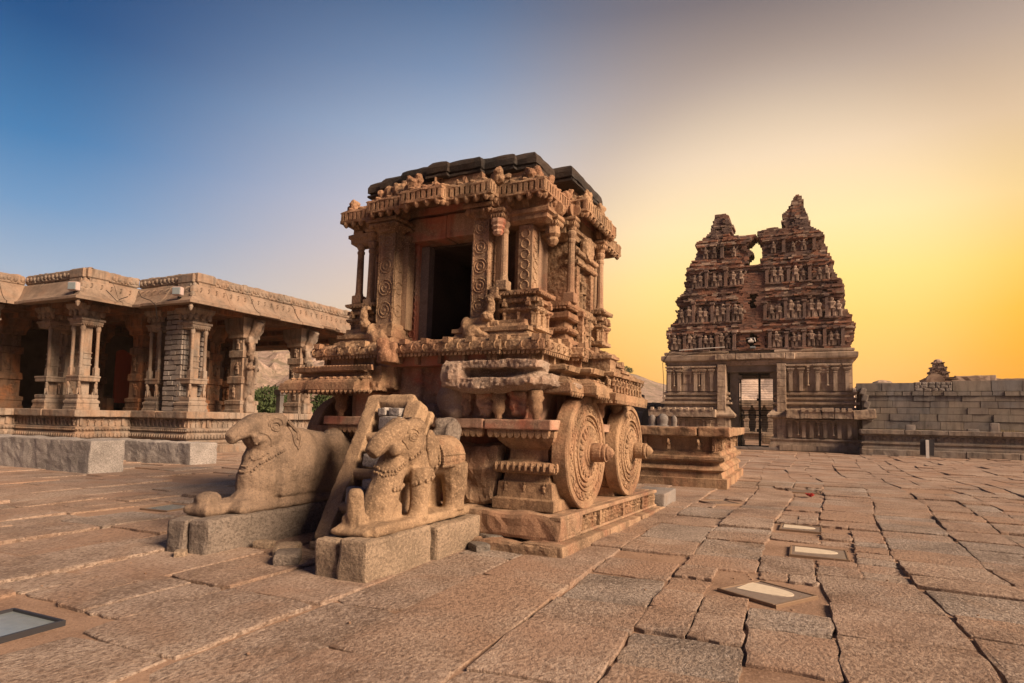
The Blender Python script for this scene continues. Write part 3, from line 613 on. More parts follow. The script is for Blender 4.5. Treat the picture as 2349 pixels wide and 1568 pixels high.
m = MB(); figure(m, Mt(-.47, 1.9, 2.55, PI / 2, .42)); m.box(-.52, -.44, 1.72, 1.78, 2.55, 3.0, bev=.01); m.box(-.52, -.44, 2.02, 2.08, 2.55, 3.0, bev=.01); m.box(-.52, -.42, 1.70, 2.10, 2.96, 3.06, bev=.02); P('bracket_niche', m, S_CARVE)
mini(-.78, -.38, 2.36, 2.72)
# eave and roof
PE = ratha(-2.25, 1.69, .62, 3.85, front=[(1.02, .20), (.34, .11)], side=[(1.5, 2.82, .24)])
m = MB(); m.sweep(PE, [(-.9, 4.600), (-.6, 4.590), (-.2, 4.550), (-.12, 4.480), (-.06, 4.405), (-.02, 4.395), (0, 4.400), (0, 4.435), (-.035, 4.440), (-.035, 4.535), (-.005, 4.540), (0, 4.555), (-.01, 4.580), (-.05, 4.600), (-.10, 4.635), (-.16, 4.655), (-.20, 4.700), (-.27, 4.710), (-.31, 4.740), (-.315, 4.790), (-.335, 4.795), (-.335, 4.855), (-.5, 4.860)], .11, .010, .006)
ev = P('eave', m, S_CH)
me = [0, 1, 2, 3, 4, 5, 6, 7, 8, 9, 10, 11, 12, 13]
m = MB()
for x, y, a in along(PE, me, .078, -.02, .02): m.box(-.019, .019, -.022, .03, 4.425, 4.555, Mt(x, y, 0, a), j=.004)
for x, y, a in along(PE, me, .15, -.09, .05): m.ball((0, 0, 4.620), (.06, .05, .03), 6, 4, Mt(x, y, 0, a))
part('eave_baluster', m, S_CH, ev, stuff=True)
m = MB()
for x, y, a in along(PE, me, .142, -.045, .045): m.lathe([(.042, 4.415), (.048, 4.395), (.042, 4.365), (.018, 4.335), (.004, 4.328)], 8, Mt(x, y, 0, a))
part('eave_pendant', m, S_CH, ev, stuff=True)
def crest(x, y, a, s, k):
    m = MB(); m.ball((0, 0, .03), (.09, .08, .06)); m.ball((.02, -.04, .10), (.055, .055, .07)); m.ball((-.06, .0, .05), (.05, .06, .06))
    for q_ in range(7): m.ball((U(-.11, .11), U(-.06, .06), U(.0, .13)), (U(.025, .05), U(.025, .05), U(.025, .06)), 6, 4)
    if k: m.ball((.06, .02, .16), (.06, .05, .07)); m.ball((-.03, -.02, .15), (.05, .04, .05))
    m.v = [tuple(Mt(x, y, 4.600, a, s) @ Vector(p)) for p in m.v]
    bulk('crest_figure', m, S_CH, .013, .014, 14, 2)
for x, y, s, k in ((-3.05, 0.69, 1.35, 1), (-2.86, 0.63, 1.35, 1), (-2.52, 0.49, 1.25, 1), (-1.22, 0.59, 1.1, 0), (-.86, 0.83, 1.15, 1), (-3.8, 0.77, 1.1, 0), (-1.75, 0.61, .9, 0), (-.62, 1.5, .9, 0), (-.42, 1.72, .9, 1), (-.42, 2.3, .9, 1), (-.68, 3.1, .9, 0), (-.66, .95, .8, 0)):
    crest(x, y, 0 if y < .9 else PI / 2, s, k)
PR = ratha(-2.25, 1.41, .92, 3.55, front=[(1.12, .07), (.66, .10), (.16, .07)], side=[(1.52, 2.78, .28)])
m = MB(); m.sweep(PR, [(-.15, 4.850), (.0, 4.855), (.02, 4.865), (.02, 4.895), (-.015, 4.905), (-.015, 4.925), (.01, 4.935), (.015, 5.010), (.0, 5.065), (-.04, 5.105), (-.10, 5.125), (-.3, 5.130)], .10, .009, .006)
P('roof_slab', m, S_ROOF)

# ================================================================== GOPURAM
GY = 39.5
GOP = thing('gopuram', 'tall ruined brick gateway tower with a split jagged top over a stone doorway', 'gate tower', (-2.6, GY, 0))
def GP(name, m, mat, stuff=False, parent=None, label=None):
    m.v = [(x + 2.6, y - GY, z) for x, y, z in m.v]
    return part(name, m, mat, parent or GOP, stuff=stuff, label=label)
D6 = 7.0
def rect(a, b, y0, y1): return [(a, y0), (b, y0), (b, y1), (a, y1)]
gprof_hi = [(.06, 2.5), (.06, 2.62), (.30, 2.66), (.30, 2.78), (.10, 2.80), (.10, 2.92), (.22, 2.95), (.22, 3.05), (.05, 3.08), (.05, 3.2), (.18, 3.24), (.18, 3.36), (0, 3.4), (0, 5.05), (.05, 5.08), (.05, 5.25), (.26, 5.32), (.28, 5.42), (.28, 5.62), (.08, 5.68), (.12, 5.76), (.12, 5.86), (-.05, 5.9)]
gprof_lo = [(.45, -.05), (.45, .34), (.38, .36), (.34, .5), (.42, .62), (.38, .70), (.22, .74), (.20, 1.80), (.45, 1.84), (.52, 1.92), (.52, 2.02), (.1, 2.5)]
for a, b, sd_ in ((-7.72, -4.12, 0), (-1.30, 2.62, 1)):
    m = MB(); m.sweep(rect(a, b, GY, GY + D6), gprof_hi, .5, .012, .008); GP('upper_base', m, S_GOP)
    m = MB(); m.sweep(rect(a, b, GY, GY + D6), gprof_lo, .5, .02, .01); GP('lower_base', m, S_GOP)
# lintel and cornice over the doorway
m = MB(); m.box(-4.3, -1.1, GY - .06, GY + 1, 5.0, 5.14); m.box(-4.5, -.95, GY - .14, GY + 1, 5.14, 5.24); m.box(-4.35, -1.1, GY - .05, GY + 1, 5.24, 5.32); GP('door_lintel', m, S_GOP)
m = MB(); m.box(-4.12, -1.3, GY + .3, GY + D6, 4.62, 5.9); GP('passage_ceiling', m, S_GREY)
for k, (a, b) in enumerate(((-4.75, -3.6), (-3.58, -2.2), (-2.18, -.85))):
    o = block_obj('cornice_block', S_GOP, a + 2.6, b + 2.6, -.42, .6, 5.33 + U(-.01, .01), 5.66, k + 61, GOP, bev=.03, rough=.015)
o = block_obj('cornice_block', S_GOP, -.82 + 2.6, -.32 + 2.6, -.4, .5, 5.28, 5.66, 67, GOP, bev=.03, ry=.03)
m = MB()
for a, b in ((-4.62, -4.12), (-1.30, -.80)):
    m.box(a, b, GY - .3, GY + .5, 0, 5.02, bev=.03)
GP('door_post', m, S_GOP, True)
for a in (-4.62, -1.30):
    for k in range(11):
        z = .04 + k * .455
        block_obj('jamb_block', S_GOP, a + 2.6, a + .5 + 2.6, -.36 + U(-.015, .015), -.1, z, z + .445, k + 71, GOP, bev=.025, rough=.012)
m = MB(); m.box(-3.98, -3.5, GY + .8, GY + 1.5, 0, 4.7, bev=.03); m.box(-1.55, -1.31, GY + .8, GY + 1.5, 0, 4.7, bev=.03); m.box(-3.6, -3.30, GY + .85, GY + 1.4, 4.2, 4.45); m.box(-3.6, -3.42, GY + .85, GY + 1.4, 4.0, 4.25); m.box(-1.72, -1.4, GY + .85, GY + 1.4, 4.3, 4.6)
GP('inner_jamb', m, S_GREY, True)
for k, (a, b) in enumerate(((-4.6, -2.9), (-2.88, -.8))): block_obj('threshold', S_GREY, a + 2.6, b + 2.6, -.5, .6, -.02, .13 + .02 * k, 91 + k, GOP)
# facing blocks on the wall panels
bm_ = MB(); bm_.box(-.5, .5, -.5, .5, -.5, .5, bev=.03); BLK = bm_.mesh('wall_block', S_GOP)
def face_blocks(x0, x1, y, rows, wmin, wmax, mesh, name, parent, ox=0, oy=0, dep=.12, gap=.012, pj=.03):
    for z0, z1 in rows:
        x = x0
        while x < x1 - .05:
            e = min(x1, x + U(wmin, wmax))
            if x1 - e < wmin * .5: e = x1
            o = bpy.data.objects.new(name, random.choice(mesh) if isinstance(mesh, list) else mesh); col.objects.link(o); o.parent = parent
            d = dep + U(0, pj)
            o.location = ((x + e) / 2 - ox, y - d / 2 + .05 - oy, (z0 + z1) / 2 + U(-.006, .006)); o.scale = (e - x - gap, d, z1 - z0 - gap); o.rotation_euler = (U(-.012, .012), U(-.006, .006), U(-.012, .012))
            x = e
for a, b in ((-7.7, -4.64), (-.78, 2.6)):
    face_blocks(a, b, GY - .01, [(3.42, 3.85), (3.85, 4.28), (4.28, 4.66), (4.66, 5.02)], .45, 1.1, BLK, 'wall_block', GOP, -2.6, GY)
    face_blocks(a - .18, b + .18, GY - .21, [(.76, 1.1), (1.1, 1.45), (1.45, 1.78)], .5, 1.2, BLK, 'wall_block', GOP, -2.6, GY)
    face_blocks(a - .4, b + .4, GY - .45, [(0, .33)], .9, 1.7, BLK, 'wall_block', GOP, -2.6, GY)
pm = MB()
pm.box(-.10, .10, -.16, .05, 0, 1.05, bev=.01)
for z, e, h in ((1.05, .03, .06), (1.12, -.02, .05), (1.17, .06, .07), (1.24, .10, .07), (1.33, .02, .08), (1.42, .14, .09)): pm.box(-.10 - e, .10 + e, -.16 - e * .8, .05, z, z + h, bev=.008)
PIL = pm.mesh('wall_pilaster', S_GOP)
fm = MB(); fm.lathe([(.02, 0), (.10, .05), (.05, .12), (.05, .75), (.11, .82), (.06, .88), (.13, .95), (.08, 1.02), (.15, 1.1), (.15, 1.16)], 7, Mt(0, -.06, .2)); fm.box(-.2, .2, -.16, .04, 1.36, 1.46, bev=.01)
POT = fm.mesh('pot_pilaster', S_GOP)
def put(me, name, parent, x, y, z, s=1, rz=0):
    o = bpy.data.objects.new(name, me); col.objects.link(o); o.parent = parent; o.location = (x, y, z); o.rotation_euler = (0, 0, rz); o.scale = (s, s, s) if not hasattr(s, '__len__') else s
    return o
for x in (-7.5, -6.9, -5.9, -5.45, -4.95, -.55, .0, .85, 1.75, 2.35): put(PIL, 'wall_pilaster', GOP, x + 2.6, -.10, 3.42, (1, 1, 1.02))
for x in (-7.2, -5.68, .35, 1.35): put(POT, 'pot_pilaster', GOP, x + 2.6, -.12, 3.5)
for x in (-7.3, -6.6, -5.8, -5.1, -.6, .1, .5, 1.2, 1.9, 2.4): put(PIL, 'wall_pilaster', GOP, x + 2.6, -.30, .76, (1, 1, .68))
for x in (-6.9, -5.4, -.2, .85, 1.6): put(POT, 'pot_pilaster', GOP, x + 2.6, -.32, .74, (1, 1, .7))
for x, z in ((-6.4, 3.95), (.85 + .28, 3.95)):
    m = MB(); m.box(x - .26, x + .26, GY - .2, GY + .05, z + .52, z + .66); m.box(x - .33, x + .33, GY - .24, GY + .05, z + .66, z + .74); m.box(x - .24, x - .14, GY - .18, GY + .05, z, z + .52); m.box(x + .14, x + .24, GY - .18, GY + .05, z, z + .52); m.box(x - .3, x + .3, GY - .17, GY + .05, z + .74, z + 1.05, bev=.02)
    GP('niche_frame', m, S_GOP, True)
    m = MB(); m.box(x - .14, x + .14, GY - .11, GY - .02, z + .02, z + .5); GP('niche_panel', m, B_PALE)
for x0, x1, n_ in ((-7.7, -4.7, 26), (-.75, 2.6, 28)):
    m = MB()
    for k in range(n_): x = x0 + (x1 - x0) * (k + .5) / n_; m.box(x - .035, x + .035, GY - .25, GY - .1, 3.2, 3.26)
    GP('wall_dentil', m, S_GOP, True)
# ledge blocks right and left of the door, the last one slipped and tilted
for k, (a, b, z, t, dx) in enumerate(((-.80, -.12, 0, 0, 0), (-.10, 1.0, .0, .0, 0), (1.03, 1.62, .02, 0, 0), (1.64, 2.55, .0, .015, 0), (2.56, 3.62, .02, -.10, .05))):
    block_obj('ledge_block', S_GOP, a + 2.6, b + 2.6, -.92 - dx, -.1, 1.84 + z, 2.34 + z, 101 + k, GOP, ry=t, bev=.03, rough=.02)
    if 0 < k < 4:
        m = MB()
        for q in range(3): x = a + (b - a) * (q + .5) / 3; m.box(x - .1, x + .1, GY - .99, GY - .7, 2.2 + z, 2.43 + z, bev=.02)
        GP('ledge_crest', m, S_GOP, True)
for k, (a, b) in enumerate(((-8.65, -7.3), (-7.28, -6.1), (-6.08, -4.66))):
    block_obj('ledge_block', S_GOP, a + 2.6, b + 2.6, -.92, -.1, 1.84, 2.30, 111 + k, GOP, bev=.03, rough=.02)
    m = MB()
    for q in range(3): x = a + (b - a) * (q + .5) / 3; m.box(x - .08, x + .08, GY - .98, GY - .7, 2.2, 2.42, bev=.02)
    GP('ledge_crest', m, S_GOP, True)
# brick superstructure built course by course
XLs = [(5.9, -7.55), (6.1, -7.75), (7.15, -7.8), (7.4, -7.70), (7.56, -7.5), (8.25, -7.15), (9.44, -7.1), (9.6, -6.9), (10.33, -6.62), (11.37, -6.55), (12.0, -6.15), (13.12, -6.1), (13.5, -5.7), (13.9, -5.25), (14.9, -5.0), (15.1, -4.9)]
XRs = [(5.9, 2.6), (7.15, 2.75), (7.76, 2.68), (8.2, 2.3), (9.13, 2.32), (9.72, 2.14), (10.12, 1.85), (11.4, 1.7), (11.8, 1.42), (12.6, 1.38), (12.95, 1.2), (13.55, .55), (14.34, .32), (15.02, .18), (15.5, .22), (15.72, .12)]
LRs = [(11.35, -3.15), (12.0, -2.85), (12.2, -2.74), (12.7, -3.02), (13.2, -2.70), (13.42, -2.46), (13.46, -4.05), (13.45, -4.05)]      # inner edge of the left half
LR2 = [(13.7, -4.05), (14.1, -4.0), (14.8, -4.15), (15.05, -4.3)]
RLs = [(11.35, -2.02), (12.0, -2.04), (12.6, -2.14), (13.2, -2.30), (13.45, -2.46), (13.6, -2.5)]
def ip(t, z):
    if z <= t[0][0]: return t[0][1]
    for (a, u), (b, v) in zip(t, t[1:]):
        if z <= b: return u + (v - u) * (z - a) / max(b - a, 1e-6)
    return t[-1][1]
def topz(x):        # ragged top of the lower right wall
    return 13.62 if x < -2.05 else 13.75 - .3 * (x + 2.0)
tiers = [(5.9, 7.62), (7.62, 9.95), (9.95, 11.9), (11.9, 13.4), (13.4, 15.8)]
NICHE = [(-2.95, -2.38, 6.02, 6.98), (-2.90, -2.40, 8.5, 9.42)]
def relief(z):
    """how far the tier steps out at this height: cornices proud, niche zone recessed"""
    for a, b in tiers:
        if a <= z < b:
            t = (z - a) / (b - a); return (.16 if t < .06 else -.08 if t < .55 else .05 if t < .62 else .20 if t < .70 else .08 if t < .8 else .16 if t < .88 else .02)
    return 0
HC = .105
def bricks(m, x0, x1, z, yf, yb, ends):
    x = x0 + U(-.07, .05)
    while x < x1:
        wd = U(.18, .46); e = min(x + wd, x1 + U(-.05, .07))
        if e - x < .08: break
        xc_ = (x + e) / 2
        skip = any(a < xc_ < b and za < z < zb for a, b, za, zb in NICHE)
        center = -3.35 < xc_ < -1.9 and z < 10.8
        bay = .10 * (math.sin(xc_ * 3.1 + 1.3) > .1) + .09 * (math.sin(xc_ * 1.15 + 2) > .4) + .12 * noise.noise((xc_ * 1.3, z * 1.1, 8))
        pr = .17 if center else (relief(z) if z < 13.3 else 0) + bay
        f = yf - pr - U(0, .045) + (.25 if rnd() < .05 and not center else 0)
        q = rnd(); hz = noise.noise((xc_ * .9, z * .9, 2)); t_ = [t for t in tiers if t[0] <= z < t[1]]
        corn = bool(t_) and .60 < (z - t_[0][0]) / (t_[0][1] - t_[0][0]) < .9
        if center: m.cur = 0 if q < .85 else 1
        else: m.cur = (2 if q < (.30 if corn else .12) else 0 if (hz + U(-.3, .3) > .10 or (corn and q < .55)) else 1)
        if not skip: m.box(x, e, f, f + 1.1, z, z + HC * U(.82, .99), j=.012)
        if not skip or True:
            m.cur = 1; m.box(x, e, yb - .5 + U(0, .1), yb + U(-.05, .1), z, z + HC * .97)
        x = e
tw = {k: MB() for k in range(len(tiers))}
core = MB(); z = 5.9
while z < 15.75:
    k = next(i for i, t in enumerate(tiers) if t[0] <= z < t[1]); m = tw[k]
    t = (z - 5.9) / 9.8; yf = GY + .25 + t * 2.0; yb = GY + 6.6 - t * 2.2 if z < 11.2 else yf + 1.5
    spans = []
    xl, xr = ip(XLs, z), ip(XRs, z)
    if z < 11.35: spans = [(xl, xr)]
    else:
        if z < 13.45: spans.append((xl, ip(LRs, z)))
        elif z < 15.05: spans.append((xl, ip(LR2, z)))
        if z < 13.6:
            a = ip(RLs, z)
            spans.append((a, xr))
        elif z < 13.75: spans.append((-1.95, -1.2)); spans.append((-.88, xr))
        else: spans.append((-.88 - .08 * max(0, min(1, z - 13.7)) + max(0, z - 14.5) * .66, xr))
    for a, b in spans:
        if b - a < .12: continue
        a += U(-.08, .08) + .22 * noise.noise((1.5, z * 2.2, 4)); b += U(-.08, .08) + .22 * noise.noise((7.5, z * 2.2, 4))
        bricks(m, a, b, z, yf, yb, True)
        core.cur = 0
        for nb in [(a + .12, b - .12)]:
            if z < 11.3 and k < 2: core.box(nb[0], nb[1], yf + .9, yb - .5, z, z + HC)
            else: core.box(nb[0], nb[1], yf + .3, yb - .5, z, z + HC)
        # flanks, each course with ragged bricks
        y = yf
        while y < yb - .5:
            e = y + U(.4, .9)
            for s_, xx in ((-1, a), (1, b)):
                p_ = (relief(z) * .5 if z < 13.3 else 0) + U(0, .12); m.cur = 1 if rnd() < .6 else 0
                m.box(*sorted((xx + s_ * p_ * .6, xx - s_ * .3)), y, min(e, yb), z, z + HC * .96, j=.012)
            y = e
    z += HC
for k, m in tw.items(): GP('brick_tier', m, [B_RED, B_DARK, B_PALE], True)
GP('brick_core', core, B_DARK)
m = MB(); m.box(-3.3, -2.1, GY + .02, GY + .5, 6.98, 7.10, bev=.02); GP('window_lintel', m, B_PALE)
m = MB(); m.box(-3.0, -2.3, GY + 1.2, GY + 1.4, 5.95, 9.6); GP('window_shade_panel', m, S_IN)  # solid dark panel painting the shade of the window opening
# stucco figures and small pilasters in the tier niches
FIGS = []
for k in range(4):
    m = MB(); figure(m, Mt(0, 0, 0, 0, (1.15, .9, 1))); m.jitter(.02, 8, k); FIGS.append(m.mesh('figure', B_FIG))
cm_ = MB(); cm_.box(-.09, .09, -.1, .15, 0, .8, bev=.02); cm_.box(-.14, .14, -.15, .15, .8, .9, bev=.02); cm_.box(-.12, .12, -.12, .15, -.02, .08, bev=.02); CMP = cm_.mesh('niche_pilaster', B_DARK)
for (za, zb), n_, h in zip(tiers[:4], (30, 26, 20, 12), (1.0, 1.15, .95, .8)):
    xl, xr = ip(XLs, za + .4) + .25, ip(XRs, za + .4) - .25; yf = GY + .25 + (za + .5 - 5.9) / 9.8 * 2.0
    for i in range(n_):
        x = xl + (xr - xl) * (i + .5) / n_ + U(-.08, .08)
        if -3.35 < x < -1.95 and za < 11: continue
        if za > 11.8 and -3.4 < x < -2.0: continue
        s = h * U(.78, 1.05)
        if i % 3 == 2: put(CMP, 'niche_pilaster', GOP, x + 2.6, yf - GY - .20, za + .10, (1, 1.3, h * U(1.0, 1.35)))
        else: put(FIGS[i % 4], 'figure', GOP, x + 2.6, yf - GY - .20, za + .14, (s * 1.1, s, s))
# door leaves of bars
m = MB()
for x, r in ((-3.42, .035), (-2.36, .045), (-2.30, .035), (-1.50, .03)): m.box(x - r, x + r, GY + 1.5, GY + 1.56, .08, 4.6)
for z, r in ((.12, .035), (2.02, .045), (2.32, .03), (4.55, .04)): m.box(-3.45, -1.46, GY + 1.5, GY + 1.56, z - r, z + r)
gate = GP('gate_leaf', m, M_IRON, True)
for k in range(30):
    z = .30 + k * .145
    o = part('gate_bar', MB().box(-3.42 + 2.6, -1.5 + 2.6, 1.515, 1.535, z - .008, z + .008), M_IRON, gate)
m = MB(); m.box(-2.5, -2.38, GY + 1.42, GY + 1.5, 1.0, 1.16); m.box(-2.50, -2.36, GY + 1.42, GY + 1.52, 2.9, 3.06); m.box(-2.45, -2.42, GY + 1.42, GY + 1.5, 3.06, 3.3); part('gate_lock', m, M_IRON, None); 
lk = bpy.data.objects['gate_lock']; lk.parent = gate; lk.location = (2.6, -GY, 0)
m = MB(); m.tube([(-3.42, GY + 1.45, 2.78), (-3.0, GY + 1.44, 2.72), (-2.46, GY + 1.44, 2.8)], .012, 5); GP('gate_chain', m, M_IRON)
# cable, white conduit and lamp at the upper window
m = MB(); m.tube([(-7.9, GY - .15, 2.4), (-7.86, GY - .15, 4.0), (-7.9, GY - .3, 5.2), (-7.5, GY - .3, 5.86), (-6.6, GY - .33, 5.62), (-5.6, GY - .33, 5.78), (-4.2, GY - .33, 5.72), (-3.0, GY - .33, 5.95), (-2.5, GY - .33, 5.98), (-2.45, GY - .34, 5.6)], .018, 5)
tag(part('cable', m, M_IRON), 'thin black cable sagging along the stone cornice of the gate tower', 'cable')
m = MB(); m.tube([(-6.9, GY - .2, 5.98), (-5.4, GY - .2, 6.06), (-4.2, GY - .2, 6.1)], .028, 6); tag(part('conduit', m, M_WHITE), 'pale conduit pipe lying along the ledge below the brick tower', 'pipe')
m = MB(); m.tube([(-2.95, GY + .1, 6.62), (-2.5, GY - .05, 6.62), (-2.45, GY - .05, 6.4)], .022, 6); m.box(-2.86, -2.56, GY - .1, GY + .1, 6.36, 6.5, bev=.03); m.ball((-2.72, GY, 6.52), (.1, .08, .08)); tag(part('window_lamp', m, M_WHITE), 'white lamp on a bracket hanging in the lower tower window', 'lamp')
m = MB(); m.box(-2.75, -2.45, GY - .12, GY + .1, 5.98, 6.12, bev=.02); tag(part('flood_lamp', m, M_PANE_BLUE), 'small floodlight on the sill of the lower tower window', 'floodlight')

# ================================================================== COMPOUND WALL + DAIS
CW_Y = 39.2
CW = thing('compound_wall', 'long grey granite block wall with a rubble patch near its top', 'wall', (2.9, CW_Y, 0))
WBL = []
for c_ in ((.235, .215, .205), (.20, .195, .20), (.27, .24, .21), (.22, .205, .19)):
    bm_ = MB(); bm_.box(-.5, .5, -.5, .5, -.5, .5, bev=.016); WBL.append(bm_.mesh('stone_block', stone('wall granite', c_, tint=(.30, .235, .18), tint_amt=.35, bump=.9, tint_scale=.5, streak=.6)))
m = MB(); m.box(-.05, 30, .05, 1.0, -.1, 3.75); m.box(-.1, 30, .02, 1.0, -.1, 3.0); part('wall_core', m, S_IN, CW)
rows = [(.0, .9), (.9, 1.36), (1.36, 1.80), (1.80, 2.18), (2.18, 2.52), (2.52, 2.86), (2.86, 3.14)]
face_blocks(3.0, 15, CW_Y, rows, .7, 1.7, WBL, 'stone_block', CW, 2.9, CW_Y, .3, .018, .05)
face_blocks(3.0, 15, CW_Y, [(3.14, 3.38)], .3, .75, WBL, 'stone_block', CW, 2.9, CW_Y, .36, .025, .06)
face_blocks(2.75, 5.45, CW_Y, [(3.38, 3.84)], .9, 1.4, WBL, 'stone_block', CW, 2.9, CW_Y, .3, .018, .05)
face_blocks(7.15, 15, CW_Y, [(3.38, 3.94)], 1.1, 1.7, WBL, 'stone_block', CW, 2.9, CW_Y, .3, .018, .05)
m = MB()
m.box(5.45 - 2.9, 7.15 - 2.9, -.15, .1, 3.38, 3.86); part('mortar', m, S_DIRT, CW)
for r in range(3):
    x = 5.46
    while x < 7.1:
        e = min(7.12, x + U(.2, .4)); k = rock_mesh('rubble_stone', int(x * 37 + r), S_GREY, e - x, .3, .17)
        put(k, 'rubble_stone', CW, (x + e) / 2 - 2.9, -.13, 3.47 + r * .16 - 0, 1); x = e
for k in range(5): block_obj('leaning_stone', S_WALL, .02 + .08 * k, .3 + .08 * k, -.5, -.1, 3.2 - k * .36, 3.55 - k * .36, k + 131, CW, ry=.25, bev=.03)
DA = thing('long_dais', 'long low granite platform running in front of the grey compound wall', 'platform', (2.9, 37.2, 0))
dp = [(.14, -.05), (.14, .30), (.06, .32), (.06, .42), (.02, .44), (.0, .56), (.08, .60), (.08, .68), (-.06, .72), (-.08, 1.06), (.02, 1.08)]
m = MB(); m.sweep(rect(.0, 28, 0, 2.0), dp, .6, .012, .008); part('base_moulding', m, S_DAIS, DA)
x = -.12; k = 0
while x < 16:
    e = x + U(1.3, 2.3); block_obj('coping_slab', S_DAIS, x, e - .02, -.2 + U(-.02, .02), 1.2, 1.09, 1.32 + U(-.015, .015), 140 + k, DA, rz=U(-.006, .006), bev=.03); x = e; k += 1
x = -.1; k = 0
while x < 14:
    e = x + U(1.2, 2.6); block_obj('base_block', S_DAIS, x, e - .02, -.22 + U(-.02, .02), .3, -.03, .30, 170 + k, DA, bev=.025); x = e; k += 1
m = MB()
for i in range(40): x = .3 + i * .33; m.ball((x, .06, .88), (.10, .07, .09), 6, 4); m.ball((x + .1, .05, .95), (.05, .05, .05), 5, 3)
part('frieze_carving', m, S_DAIS, DA, stuff=True)
m = MB(); m.box(-.02, 28, .3, 2.0, 1.0, 1.22); part('dais_fill', m, S_DIRT, DA)
for nm, lb, x, y, sx, sy, sz, sd_ in (('loose_stone', 'squarish pale stone standing on the long platform nearest the gate tower', 5.05, 37.6, .42, .35, .36, 3), ('loose_stone', 'low flat stone lying on the long platform against the wall', 7.75, 37.9, .5, .3, .2, 5), ('loose_stone', 'upright grey stone standing on the long platform at the right edge', 8.65, 38.0, .40, .3, .52, 8)):
    o = put(rock_mesh('loose_stone', sd_, S_GREY, sx, sy, sz, .1), nm, None, x, y, 1.24 + sz / 2); tag(o, lb, 'stone', 'loose stones on the long platform')
gmb = MB()
for i in range(900):
    x = random.choice((U(3.6, 6.2), U(3.6, 12), U(8.6, 10))); y = U(38.3, 39.0); h = U(.06, .20) * (1.4 if 8.6 < x < 9.8 else 1); a = U(0, PI)
    gmb.add([(x - .012 * math.cos(a), y - .012 * math.sin(a), 1.2), (x + .012 * math.cos(a), y + .012 * math.sin(a), 1.2), (x + U(-.08, .08), y + U(-.05, .05), 1.22 + h)], [[0, 1, 2]])
o = part('dry_grass', gmb, M_GRASS); o['kind'] = 'stuff'; tag(o, 'dry grass tufts growing on the long platform at the wall foot', 'grass')
SG = thing('sign_post', 'black board on a pale post standing before the long platform', 'sign', (5.43, 35.4, 0))
part('board', MB().box(-.30, .27, .05, .09, .14, .92, Mt(0, 0, 0, 0, 1, 0, .03)), M_BLACK, SG)
part('post', MB().box(-.065, .065, -.04, .05, -.05, .88, bev=.01), M_WHITE, SG)
# turret beyond the wall
TU = thing('ruined_turret', 'small crumbling brick shrine turret rising beyond the grey wall', 'turret', (8.4, 50, 0))
tm = MB()
for z0, z1, w_ in ((-.1, 4.4, 1.3), (4.4, 4.7, .95), (4.7, 4.82, .78), (4.82, 5.1, .50), (5.1, 5.22, .56), (5.22, 5.45, .42), (5.45, 5.55, .46), (5.55, 5.8, .30), (5.8, 5.88, .36)):
    z = z0
    while z < z1:
        h = min(.1, z1 - z) if z0 > 0 else 4.5
        for s_ in range(5):
            tm.cur = 0 if rnd() < .6 else 1
            a = -w_ + 2 * w_ * s_ / 5; tm.box(a, a + 2 * w_ / 5, -w_ + U(-.06, .06), w_ + U(-.06, .06), z, z + h, j=.03)
        z += h
part('brick_stack', tm, [B_PALE, B_DARK], TU, stuff=True)
m = MB(); m.ball((0, 0, 5.93), (.26, .26, .17), 10, 6); part('finial_dome', m, B_PALE, TU)
m = MB(); m.lathe([(.5, -.3), (.5, .3)], 14, Mt(-.4, -1.0, 4.55) @ Matrix.Rotation(PI / 2, 4, 'X')); part('broken_arch', m, B_PALE, TU)
fw = thing('far_wall', 'rough pale wall top seen just beyond the compound wall', 'wall', (9.5, 50.5, 0))
for k in range(6): block_obj('wall_section', B_PALE, k * 2.2 - .1, k * 2.2 + 2.1, -.3, .3, -.1, 4.75 + U(-.06, .10) + (.12 if k == 0 else 0), 190 + k, fw, bev=.05, rough=.05)

# ================================================================== SMALL DAIS behind the chariot
SDS = thing('small_dais', 'carved square granite platform behind the chariot wheels', 'platform', (-1.6, 15.0, 0)); SDS.rotation_euler = (0, 0, R_(0))
pl = [(-5.2, .12), (-.12, .12), (-.12, 4.2), (-5.2, 4.2)]
m = MB(); m.sweep(pl, [(.16, -.04), (.16, .20), (.05, .21), (.03, .34), (.10, .40), (.04, .47), (-.02, .50), (-.02, .56), (.08, .60), (.10, .64), (.10, .70), (.0, .73), (-.02, .78), (-.02, .80), (-.08, .83), (-.08, 1.16), (.0, 1.18)], .22, .010, .006); part('base_moulding', m, S_CH, SDS)
for k, (a, b) in enumerate(((-5.3, -3.4), (-3.38, -2.1), (-2.08, -.62), (-.60, .10))):
    block_obj('coping_slab', S_CH, a, b, -.03 + U(-.02, .02) - (.02 if k == 3 else 0), 1.2, 1.18, 1.385 + U(-.012, .012), 201 + k, SDS, bev=.035, rz=U(-.008, .008), rough=.02)
for k, (a, b) in enumerate(((1.22, 2.6), (2.62, 4.3))): block_obj('coping_slab', S_CH, -1.0, .09, a, b, 1.18, 1.38, 211 + k, SDS, bev=.035)
m = MB(); m.box(-5.1, -.9, 1.1, 4.1, 1.1, 1.34); part('dais_fill', m, S_DIRT, SDS)
m = MB()
for x, y, a in along(pl, [0], .62, -.07, .4):
    M = Mt(x, y, .86, a); m.ball((0, -.01, .14), (.16, .05, .075), 8, 5, M); m.ball((.17, -.02, .2), (.06, .05, .06), 6, 4, M)
    for q in (-.11, -.03, .07, .13): m.box(q - .015, q + .015, -.03, .02, .0, .1, M)
for x, y, a in along(pl, [1], .2, -.07, .15): figure(m, Mt(x, y, .84, a, (.3, .3, .3)))
for x, y, a in along(pl, [0, 1], 1.45, -.05, .1): m.box(-.08, .08, -.02, .04, .84, 1.16, Mt(x, y, 0, a))
